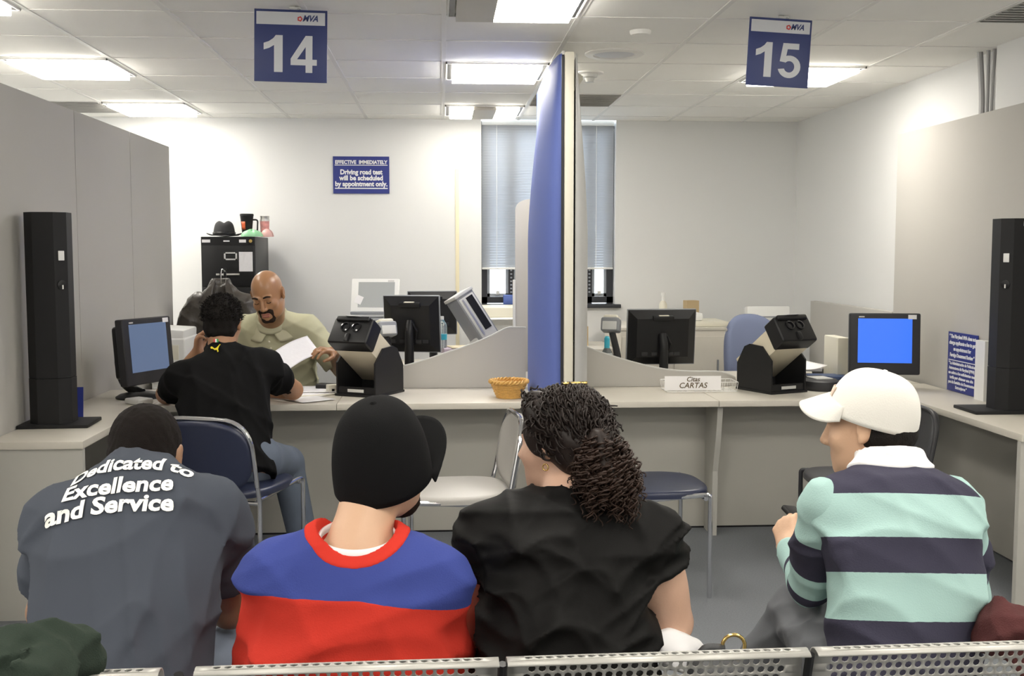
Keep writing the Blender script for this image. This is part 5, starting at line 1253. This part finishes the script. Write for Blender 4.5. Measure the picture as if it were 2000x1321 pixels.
hf = Field().add(ell(hc + hR @ V3(0, -.016, .035), (.090, .108, .098), hR), 0).add(ell(hc + hR @ V3(0, -.06, -.02), (.080, .066, .072), hR), .03)
hf.half(hc + hR @ V3(0, .062, .0), hR @ V3(0, .92, -.40)).add(ell(hc + hR @ V3(0, .058, .088), (.058, .030, .032), hR), .02).sub(ell(hc + hR @ V3(0, .05, -.085), (.12, .075, .07), hR), .01).warp(lumps(9, .0035, 95))
tail0 = A(1178, 880, 2.32); tail1 = A(1190, 930, 2.26); 
put('hair', hf, .0045, 'hairbrown', P, 1)
rnd = random.Random(11)
def curl(mb, p, d, Ln, r, turns, th):
    d = Vector(d).normalized(); a = d.orthogonal().normalized(); b = d.cross(a); n = int(turns * 9) + 2; ph = rnd.uniform(0, 6.28); bend = Vector((rnd.gauss(0, .25), rnd.gauss(0, .25), -.5))
    pts = []
    for i in range(n):
        k = i / (n - 1); q = ph + k * turns * 2 * PI
        pts.append(Vector(p) + (d + bend * k * .5) * Ln * k + (a * math.cos(q) + b * math.sin(q)) * r * (1 - .3 * k) - P.location)
    mb.tube(pts, th, 5, rs=[th * (1 - .55 * i / n) for i in range(n)])
tail = MB()
for i in range(800):   # ponytail of loose ringlets
    k = rnd.random(); c = tail0 + (np.array(A(1195, 950, 2.25)) - tail0) * k; rr = 0.054 + .012 * math.sin(PI * k)
    v = Vector((rnd.gauss(0, 1), rnd.gauss(0, 1), rnd.gauss(0, .7))).normalized() * rr * rnd.uniform(.45, 1)
    p = Vector(c) + v; dd = Vector((v.x * 6, v.y * 6 - .1, -.9 + v.z * 4))
    curl(tail, p, dd, rnd.uniform(.025, .050), rnd.uniform(.006, .011), rnd.uniform(1.5, 3.0), .0026)
pt = tail.build('ponytail', mat('brown_ringlets', (0.030, 0.016, 0.011), .5, var=.5, vscale=25, spec=.25), P, smooth=180)
core = Field().add(cap(tail0, A(1193, 930, 2.26), .036, .032), .02).add(cap(hc + hR @ V3(0, -.10, .03), tail0, .03, .042), .02).warp(lumps(12, .006, 110)); put('ponytail_core', core, .005, 'hairbrown', pt, 1) if False else put('hair_bunch', core, .005, 'hairbrown', P, 1)
top = MB()
for i in range(620):   # waves combed back over the head
    th_, ph = rnd.uniform(-2.6, 2.6), rnd.uniform(-.5, 1.35)
    l = V3(.090 * math.cos(ph) * math.sin(th_), -.016 - .108 * math.cos(ph) * math.cos(th_), .035 + .098 * math.sin(ph))
    if l[1] > 0.05 - .4 * max(0, .06 - l[2]): continue
    p = hc + hR @ l; nrm = hR @ nv(l - V3(0, -.016, .035)); bk_ = tail0 - p; bk_ = bk_ - nrm * (bk_ @ nrm)
    curl(top, p + nrm * .001, nv(nv(bk_) + nrm * .12), rnd.uniform(.03, .055), rnd.uniform(.003, .007), rnd.uniform(1.0, 2.0), .0030)
for i in range(160):
    k = rnd.random(); c0_ = hc + hR @ V3(0, -.085, .045); c = c0_ + (tail0 - c0_) * k; v = Vector((rnd.gauss(0, 1), rnd.gauss(0, 1), rnd.gauss(0, 1))).normalized() * rnd.uniform(.034, .046)
    curl(top, Vector(c) + v, tail0 - c0_ + V3(*v) * .5, rnd.uniform(.03, .05), .005, 1.6, .003)
for i in range(70):
    l = V3(rnd.uniform(-.058, .058), 0.058 + rnd.uniform(.0, .024), .088 + rnd.uniform(-.01, .036)); curl(top, hc + hR @ l, hR @ V3(rnd.uniform(-.6, .6), -.3, rnd.uniform(-.5, .3)), rnd.uniform(.02, .035), .004, 1.4, .0026)
top.build('hair_curls', 'hairbrown', P, smooth=180)
fr = MB()
for i in range(12):    # loose strands round the forehead
    l = V3(-.03 + rnd.uniform(-.05, .06), .082 + rnd.uniform(-.02, .012), .075 + rnd.uniform(-.05, .03)); curl(fr, hc + hR @ l, hR @ V3(rnd.uniform(-.3, .3), .5, -.6), rnd.uniform(.015, .03), .004, 1.2, .0018)
fr.bm.free()
e0 = hc + hR @ V3(-.079, -.004, -.045)
MB().tube([Vector(e0 + hR @ V3(0, .007 * math.cos(q), .007 * math.sin(q) + .002)) - P.location for q in [k * 2 * PI / 24 for k in range(24)]], .0016, 6, closed=True).build('earring', 'gold', P, smooth=180)
MB().tube([Vector(hc + hR @ V3(-.02 + .012 * k, -.02 - .002 * k * k, .137)) - P.location for k in range(5)], .004, 6).build('hair_clip', 'gold', P, smooth=180)
# ------------------------------------------------------------------ man in striped sweater and white cap
pel = A(1768, 1320, 2.28); pel[2] = 0.555; neck = A(1742, 905, 2.42)
P = person('man in a white cap and navy and aqua striped sweater holding a phone', (pel[0], pel[1], 0))
R, L = torso_frame(pel, neck, (1, 0.16, 0)); W = lambda x, y, t: pel + R @ V3(x, y, t * L)
SL = [(-0.16, 0, 0, .172, .125), (0, 0, 0, .172, .13), (.2, 0, -.01, .172, .13), (.45, 0, -.02, .178, .125), (.65, 0, -.025, .182, .118), (.80, 0, -.025, .170, .105), (.92, 0, -.02, .120, .085), (1.0, 0, .0, .078, .066), (1.05, 0, .008, .068, .06)]
body, shirt, pants, shoes = Field(), Field(), Field(), Field()
body.add(loft(pel, R, sl(-.034)), 0.0); shirt.add(loft(pel, R, sl(0)), 0.0)
hc = A(1698, 835, 2.50); hR = head_R(0.92, -0.10, 0.02)
body.add(cap(W(0, .01, .92), hc + hR @ V3(0, -.03, -.06), .060, .057), .03); add_head(body, hc, hR, 0.96)
sleeves = []
shl, ell_, wrl = W(-.165, .0, .80), A(1582, 1145, 2.50), A(1546, 1068, 2.66)
shr, elr, wrr = W(.160, 0, .80), A(1890, 1180, 2.60), A(1660, 1120, 2.72)
hd = A(1528, 1012, 2.74)
for sx, sh, el, wr in ((-1, shl, ell_, wrl), (1, shr, elr, wrr)):
    body.add(cap(sh, el, .048, .042), .02); body.add(cap(el, wr, .042, .028), .012)
    if sx < 0: add_hand(body, wr, hd - wr, (.75, .5, -.2), 1, .75, .95, .05, .7)
    else: add_hand(body, wr, nv(A(1560, 1030, 2.75) - wr), (-.3, .2, .9), -1, .5, .95)
    shirt.add(cap(W(sx * .09, 0, .82), sh - (sh - W(0, 0, .82)) * .12, .078, .068), .05)
    slv = Field().add(cap(sh, el, .068, .057), 0).add(tubecap(el, wr, .055, .043), .014).warp(folds(60 + sx, .014, 18, .0)); sleeves.append((slv, sh, el, wr))
for hip, kn, an in ((pel + V3(-.09, .05, -.02), A(1562, 1190, 2.66), V3(.70, 2.86, .085)), (pel + V3(.09, .06, -.02), pel + V3(.02, .47, -.0), V3(.98, 2.85, .085))):
    leg(body, pants, shoes, hip, kn, an, an + V3(-.06, .17, -.045), (.092, .070, .052))
pants.add(ell(pel + V3(0, .02, -.03), (.175, .135, .115)), .05).warp(folds(30, .010, 14, 0))
shirt.warp(folds(15, .010, 14, .3)).sub(ell(W(0, .015, 1.09), (.074, .066, .085), R), .006)
put('body', body, .0045, 'sk_tan', P)
NV, AQ = (0.048, 0.046, 0.072), (0.365, 0.54, 0.51)
# bands by height on the back: measured from hem to collar
cuts_t = [0.0, .0, .0]
sh_ = put('sweater', shirt, .0055, band_mat('striped_knit', [NV, AQ, NV, AQ, NV], [.309, .508, .66, .845]), P, 4)
set_attr(sh_, lambda co: np.clip(((co - pel) @ R)[:, 2] / L, 0, 1))
for slv, sh, el, wr in sleeves:
    so = put('sleeve', slv, .0055, band_mat('striped_sleeve', [AQ, NV, AQ, NV, AQ, NV, AQ], [.20, .42, .54, .60, .70, .745]), P, 4)
    d1, d2 = el - sh, wr - el
    def sb(co):
        k = ((co - sh) @ d1) / (d1 @ d1); k2 = ((co - el) @ d2) / (d2 @ d2)
        n1 = np.linalg.norm(co - sh - np.clip(k, 0, 1)[:, None] * d1, axis=1); n2 = np.linalg.norm(co - el - np.clip(k2, 0, 1)[:, None] * d2, axis=1)
        return np.clip(np.where(n1 < n2 + .004, .05 + .5 * np.clip(k, 0, 1.15), .57 + .35 * np.clip(k2, 0, 1)), 0, 1)
    set_attr(so, sb)

put('shirt_collar', shirt.copy().grow(.006).inter(ell(W(0, .012, 1.035), (.104, .098, .085), R)).sub(ell(W(0, .015, 1.12), (.074, .066, .085), R), .006), .0045, 'paper', P, 3)
put('jeans', pants, .006, 'denimgrey', P, 3); put('shoes', shoes, .009, 'shoe', P)
M['capwhite'] = mat('white_cap_cotton', (0.75, 0.73, 0.675), .85, bump=(300, .12))
crn, cw_ = cap_hat(P, hc, hR, 1, 'capwhite', rx_(.34) @ ry_(.0), 0, -.60, .048, 'white', lo=-.022, h=.098, rad=(.089, .104), BL=.066, blift=.038)
MB().grid(lambda u, v: cw_(-.012 - .05 * math.cos(.9 + 1.0 * u) , .108 * math.cos((u - .6) * .8) * (1 - .08 * v), -.012 + .05 * v), 6, 5).build('embroidery', mat('cap_logo', (0.70, 0.55, 0.45), .8, var=.4, vscale=60), crn, smooth=180, solid=.002)
sh2 = Field().add(ell(hc + hR @ V3(0, -.035, -.01), (.078, .074, .062), hR), 0).half(hc + hR @ V3(0, .0, 0), hR @ V3(0, 1, 0)).half(hc + hR @ V3(0, 0, -.062), hR @ V3(0, .3, -1)).warp(lumps(7, .001, 350)); put('hair', sh2, .0045, 'hair', P, 2)
ph = tag(MB().box((0, 0, 0), (.05, .10, .014), bev=.005).build('mobile_phone', 'black'), 'dark mobile phone in the hand of the man in the white cap', 'phone')
ph.location = Vector(wrl + nv(hd - wrl) * .060 + V3(.050, .045, .012)); ph.rotation_euler = (.5, .2, .55)
# ------------------------------------------------------------------ man in black at the counter
pel = A(452, 905, 5.02); pel[2] = 0.585; neck = A(432, 688, 5.30)
P = person('man in a black T-shirt with a small yellow logo seated at the counter', (pel[0], pel[1], 0))
R, L = torso_frame(pel, neck, (1, 0.05, 0)); W = lambda x, y, t: pel + R @ V3(x, y, t * L)
SL = [(-0.22, 0, 0, .190, .145), (0, 0, 0, .190, .14), (.25, 0, -.01, .200, .14), (.5, 0, -.02, .215, .14), (.70, 0, -.02, .215, .125), (.84, 0, -.02, .180, .105), (.94, 0, -.01, .110, .082), (1.02, 0, .01, .072, .062)]
body, shirt, pants, shoes = Field(), Field(), Field(), Field()
body.add(loft(pel, R, sl(-.034)), 0.0); shirt.add(loft(pel, R, sl(0)), 0.0)
hc = A(436, 634, 5.36); hR = head_R(-0.12, -.10, -.03)
body.add(cap(W(0, .01, .94), hc + hR @ V3(0, -.03, -.06), .066, .064), .03); add_head(body, hc, hR, 1.0)
for sx, sh, el, wr in ((1, W(.19, 0, .80), A(572, 762, 5.64), A(500, 766, 5.80)), (-1, W(-.19, 0, .80), A(325, 770, 5.62), A(386, 690, 5.58))):
    el[2] = max(el[2], ZT + .05)
    if sx > 0: wr[2] = ZT + .042
    body.add(cap(sh, el, .058, .050), .02); body.add(cap(el, wr, .050, .032), .012)
    if sx > 0: add_hand(body, wr, (-.9, .25, 0), (0, 0, -1), 1, .25)
    else: add_hand(body, wr, (.10, -.05, 1), (.95, -.1, 0), 1, .8)
    q = sh + (el - sh) * .60
    shirt.add(cap(W(sx * .11, 0, .82), sh, .092, .085), .05); shirt.add(tubecap(sh, q, .085, .080), .035)
for hip, kn, an in ((pel + V3(.11, .06, -.03), A(560, 905, 5.42), A(592, 1010, 5.40)), (pel + V3(-.11, .06, -.03), A(360, 905, 5.42), A(350, 1010, 5.35))):
    an[2] = .085; leg(body, pants, shoes, hip, kn, an, an + V3(.02, .17, -.045), (.10, .078, .058))
pants.add(ell(pel + V3(0, .02, -.02), (.208, .162, .145)), .05)
shirt.add(cap(W(0, -.005, .92), W(0, .035, 1.10), .088, .076), .03).warp(folds(40, .014, 16, .1)).half(W(0, .035, 1.09), R @ V3(0, .5, 1))
b5 = put('body', body, .0055, 'sk_mid', P); sh5 = put('t_shirt', shirt, .007, mat('black_cotton', (0.007, 0.007, 0.0075), .9, bump=(600, .1), spec=0.12), P, 4); put('jeans', pants, .009, 'denim', P); put('shoes', shoes, .009, 'shoe', P)
hf = Field().add(ell(hc + hR @ V3(0, -.014, .045), (.090, .108, .098), hR), 0).add(ell(hc + hR @ V3(0, -.045, -.02), (.079, .064, .065), hR), .02)
hf.half(hc + hR @ V3(0, .055, 0), hR @ V3(0, .9, -.35)).half(hc + hR @ V3(0, 0, -.06), hR @ V3(0, .25, -1)).warp(lumps(13, .0028, 160)); put('hair', hf, .0045, 'hair', P, 1)
fz = MB()
for i in range(700):
    th_, ph = rnd.uniform(-2.2, 2.2), rnd.uniform(-.35, 1.4)
    l = V3(.090 * math.cos(ph) * math.sin(th_), -.014 - .108 * math.cos(ph) * math.cos(th_), .045 + .098 * math.sin(ph))
    if l[1] > .03 and l[2] < .05: continue
    p = hc + hR @ l; curl(fz, p - hR @ nv(l) * .004, hR @ (nv(l) + V3(rnd.gauss(0, .4), rnd.gauss(0, .4), .5)), rnd.uniform(.014, .026), .003, 1.2, .0022)
fz.build('hair_tufts', 'hair', P, smooth=180)
# logo of a leaping cat, flat shape wrapped on the back of the neck
cat_ = [(0, .55), (.10, .66), (.22, .60), (.40, .42), (.60, .52), (.78, .75), (.92, .92), (1.0, .86), (.86, .70), (.80, .50), (.74, .34), (.80, .10), (.72, .0), (.64, .04), (.66, .14), (.58, .26), (.42, .22), (.30, .34), (.16, .40), (.06, .38)]
ca = A(411, 688, 5.2); cb2 = A(431, 672, 5.2); wl = cb2[0] - ca[0]
def proj_shape(o_sh, par, poly, name, m, o, w_, h_, off=.004):
    ev = o_sh.evaluated_get(bpy.context.evaluated_depsgraph_get()).to_mesh(); tree = BVHTree.FromPolygons([v.co[:] for v in ev.vertices], [p.vertices[:] for p in ev.polygons])
    bm = bmesh.new(); bm.faces.new([bm.verts.new((x, y, 0)) for x, y in poly]); bmesh.ops.triangulate(bm, faces=bm.faces[:])
    for ax_ in (0, 1):
        for q in np.arange(.1, 1, .1): bmesh.ops.bisect_plane(bm, geom=bm.verts[:] + bm.edges[:] + bm.faces[:], plane_co=(q, q, 0), plane_no=(1 - ax_, ax_, 0))
    cm = Vector((0, 0, CAM_H)) - par.location
    for v in bm.verts:
        p = Vector(o) + Vector((v.co.x * w_, 0, v.co.y * h_)) - par.location
        hit, nrm, i, d = tree.ray_cast(cm, (p - cm).normalized()); v.co = hit - (p - cm).normalized() * off if hit else p
    me = bpy.data.meshes.new(name); bm.to_mesh(me); bm.free(); return link(name, me, m, par, smooth=0)
proj_shape(sh5, P, cat_, 'shirt_logo', mat('logo_yellow', (.85, .68, .02), .6), ca, wl, wl * .85, .012)
ta, tb = A(551, 771, 5.5), A(569, 752, 5.5)
for k, poly in enumerate(([(0, .75), (.35, 1), (.5, .85), (.2, .6)], [(.3, .5), (.75, .75), (.9, .55), (.45, .35)], [(.35, .15), (.9, .35), (1, .15), (.6, 0)])):
    proj_shape(b5, P, poly, 'tattoo', 'stubble', ta, tb[0] - ta[0], tb[2] - ta[2], .006)
fl = A(417, 669, 5.2)
for i, m in enumerate(('red', 'signwhite', mat('flag_green', (.02, .3, .08), .6))): proj_shape(sh5, P, [(0, 0), (1, 0), (1, 1), (0, 1)], 'flag_patch', m, fl + V3(.0075 * i, 0, 0), .0075, .016, .014)
# ------------------------------------------------------------------ clerk
pel = A(560, 800, 6.95); pel[2] = 0.60; neck = A(530, 612, 6.66)
P = person('bald clerk with a goatee in a pale green polo reading a sheet of paper', (pel[0], pel[1], 0))
R, L = torso_frame(pel, neck, (-1, 0.05, 0)); W = lambda x, y, t: pel + R @ V3(x, y, t * L)
SL = [(-0.1, 0, 0, .21, .16), (0, 0, .01, .215, .17), (.25, 0, .02, .22, .17), (.5, 0, .0, .232, .155), (.72, 0, -.01, .235, .135), (.86, 0, -.015, .195, .11), (.95, 0, -.005, .115, .085), (1.02, 0, .01, .08, .068)]
body, shirt, pants, shoes = Field(), Field(), Field(), Field()
body.add(loft(pel, R, sl(-.034)), 0.0); shirt.add(loft(pel, R, sl(0)), 0.0)
hc = A(523, 576, 6.42); hR = head_R(PI - 0.16, -0.42, 0.12); HS = 1.13
hw = lambda x, y, z: hc + hR @ (V3(x, y, z) * HS)
body.add(cap(W(0, .02, .94), hc + hR @ V3(0, -.03, -.06), .078, .074), .03); add_head(body, hc, hR, HS)
body.add(ell(hw(0, .02, -.075), V3(.066, .06, .045) * HS, hR), .03)
wrl = A(652, 688, 6.36); 
hdir = nv(A(612, 680, 6.24) - wrl)
for sx, sh, el, wr in ((1, W(.195, 0, .80), A(425, 715, 6.75), A(470, 745, 6.45)), (-1, W(-.195, 0, .80), A(668, 722, 6.72), wrl)):
    body.add(cap(sh, el, .064, .054), .02); body.add(cap(el, wr, .054, .034), .012)
    if sx < 0: add_hand(body, wr, hdir, (.1, .35, -.8), 1, .45, 1.1, .06, .6)
    else: add_hand(body, wr, (.3, -.9, -.1), (0, .1, -1), 1, .3, 1.05)
    q = sh + (el - sh) * .86
    shirt.add(cap(W(sx * .11, 0, .82), sh, .098, .092), .05); shirt.add(tubecap(sh, q, .092, .088), .035)
for sx in (-1, 1):
    hip = pel + V3(sx * .11, -.06, -.05); kn = pel + V3(sx * .16, -.36, -.06); an = V3(kn[0], kn[1] - .02, .085); leg(body, pants, shoes, hip, kn, an, an + V3(0, -.17, -.045), (.10, .078, .058))
pants.add(ell(pel + V3(0, 0, -.05), (.21, .17, .11)), .05)
shirt.warp(folds(50, .009, 15, .0)).sub(ell(W(0, .035, 1.07), (.085, .085, .085), R), .006)
put('body', body, .0045, 'sk_clerk', P, 3); put('polo_shirt', shirt, .006, mat('sage_pique', (0.50, 0.49, 0.335), .9, bump=(500, .15), spec=0.12), P, 4); put('trousers', pants, .010, 'darkpants', P); put('shoes', shoes, .010, 'shoe', P)
for sx in (-1, 1):
    q0, q1, q2, q3, q4 = W(sx * .012, .092, .90), W(sx * .085, .05, .965), W(sx * .088, -.04, .99), W(sx * .150, .085, .80), W(sx * .055, .130, .80)
    def flap(u, v):
        top = q0 * (1 - u) + q1 * u + R @ V3(0, .004 * math.sin(PI * u), .0); bot = q4 * (1 - u) + q3 * u + R @ V3(0, .006 * math.sin(PI * u), 0)
        return Vector(top * (1 - v) + bot * v + R @ V3(0, .008 * math.sin(PI * v), .0)) - P.location
    MB().grid(flap, 8, 6).build('collar_flap', mat('sage_collar', (0.54, 0.52, 0.36), .9), P, smooth=180, solid=.006)
collar_band(W(0, .012, .965), R, .088, .084, .05, -.03, .02).build('collar_stand', 'sage' if False else mat('sage_collar_stand', (0.50, 0.49, 0.34), .9), P, smooth=180, solid=.006)
g_ = Field()
g_.add(cap(hw(-.024, .090, -.050), hw(.024, .090, -.050), .0115 * HS), .006)
for sx in (-1, 1): g_.add(cap(hw(sx * .028, .083, -.052), hw(sx * .027, .073, -.098), .0115 * HS), .006)
g_.add(cap(hw(-.018, .078, -.104), hw(.018, .078, -.104), .017 * HS), .008).warp(lumps(3, .0008, 300)); put('goatee', g_, .0035, 'stubble', P, 2)
lp = Field().add(cap(hw(-.016, .094, -.064), hw(.016, .094, -.064), .0052 * HS), .003).add(cap(hw(-.014, .0925, -.077), hw(.014, .0925, -.077), .0068 * HS), .003); put('lips', lp, .003, 'lips', P, 2)
for sx in (-1, 1):
    MB().tube([Vector(hw(sx * (.014 + .034 * k / 6), .1035 - .012 * (k / 6) ** 1.5, .028 + .005 * math.sin(PI * k / 6))) - P.location for k in range(7)], .0042, 6, rs=[.004, .0052, .0056, .0054, .0048, .004, .0026]).build('eyebrow', 'stubble', P, smooth=180)
    MB().tube([Vector(hw(sx * (.021 + .022 * k / 6), .0955 - .004 * abs(k / 3 - 1) ** 2 - .002 * k / 6, -.002 - .003 * math.sin(PI * k / 6))) - P.location for k in range(7)], .0019, 6).build('eyelash_line', 'stubble', P, smooth=180)
for k in range(3): MB().lathe([(.006, -.002), (.006, .002), (0, .003)], Vector(W(0, .165 - .012 * k, .84 - .085 * k)) - P.location, 10, Matrix(R.tolist()) @ rotm(-PI / 2)).build('shirt_button', 'cream', P)
# the sheet he holds
c1, c2, c3, c4 = (Vector(A(*p)) for p in ((528, 692, 6.18), (600, 656, 6.42), (626, 690, 6.30), (556, 728, 6.05)))
def pg(u, v):
    p = (c1 * (1 - u) + c2 * u) * (1 - v) + (c4 * (1 - u) + c3 * u) * v; return p + Vector((0, .012 * math.sin(PI * u), .012 * math.sin(PI * u)))
tag(MB().grid(pg, 12, 12).build('printed_form', 'paper2', smooth=180, solid=.001), 'printed sheet held up in the clerk hand', 'paper')
# ------------------------------------------------------------------ things on the bench
def cloth_pile(name, c, r, seed, m, label, cat, amp=.022):
    f = Field(); rr = random.Random(seed)
    for i in range(9):
        p = V3(*c) + V3(rr.uniform(-1, 1) * r[0] * .6, rr.uniform(-1, 1) * r[1] * .6, rr.uniform(-.3, .6) * r[2]); f.add(ell(p, (r[0] * rr.uniform(.35, .6), r[1] * rr.uniform(.4, .6), r[2] * rr.uniform(.3, .6)), rz_(rr.uniform(0, 3)) @ rx_(rr.uniform(-.6, .6))), .03)
    f.warp(folds(seed, amp, 20, 0, 9)); return tag(put(name, f, .006, m, None, 3), label, cat)
M['green'] = mat('dark_green_fleece', (0.030, 0.042, 0.032), .95, bump=(400, .3), spec=0.12); M['maroon'] = mat('maroon_cloth', (0.085, 0.030, 0.030), .9, bump=(300, .3), spec=0.12)
cloth_pile('folded_jacket', A(25, 1325, 1.86), (.13, .12, .11), 4, 'green', 'dark green jacket draped over the left end of the bench back', 'jacket')
cloth_pile('maroon_coat', A(1995, 1262, 2.16), (.085, .10, .09), 6, 'maroon', 'maroon coat bundled at the right end of the bench', 'coat', .014)
cloth_pile('white_bag', A(1335, 1278, 2.30), (.055, .08, .045), 9, 'paper', 'white paper bag on the bench beside the woman in black', 'bag', .012)
hb = A(1400, 1286, 2.20)
t = thing('handbag', 'black handbag with a gold ring on the bench right of the woman', 'handbag', (hb[0], hb[1], hb[2] - .16))
MB().box((0, 0, .08), (.12, .10, .17), bev=.04, seg=4).build('body', 'blackvinyl', t, smooth=180)
MB().tube([(.035 + .024 * math.cos(q), .0, .185 + .024 * math.sin(q)) for q in [k * 2 * PI / 24 for k in range(24)]], .004, 8, closed=True).build('ring', 'gold', t, smooth=180)
MB().tube(fillet([(-.045, 0, .13), (-.03, .0, .185), (.015, 0, .18)], .04, 4), .010, 8).build('strap', 'blackvinyl', t, smooth=180)
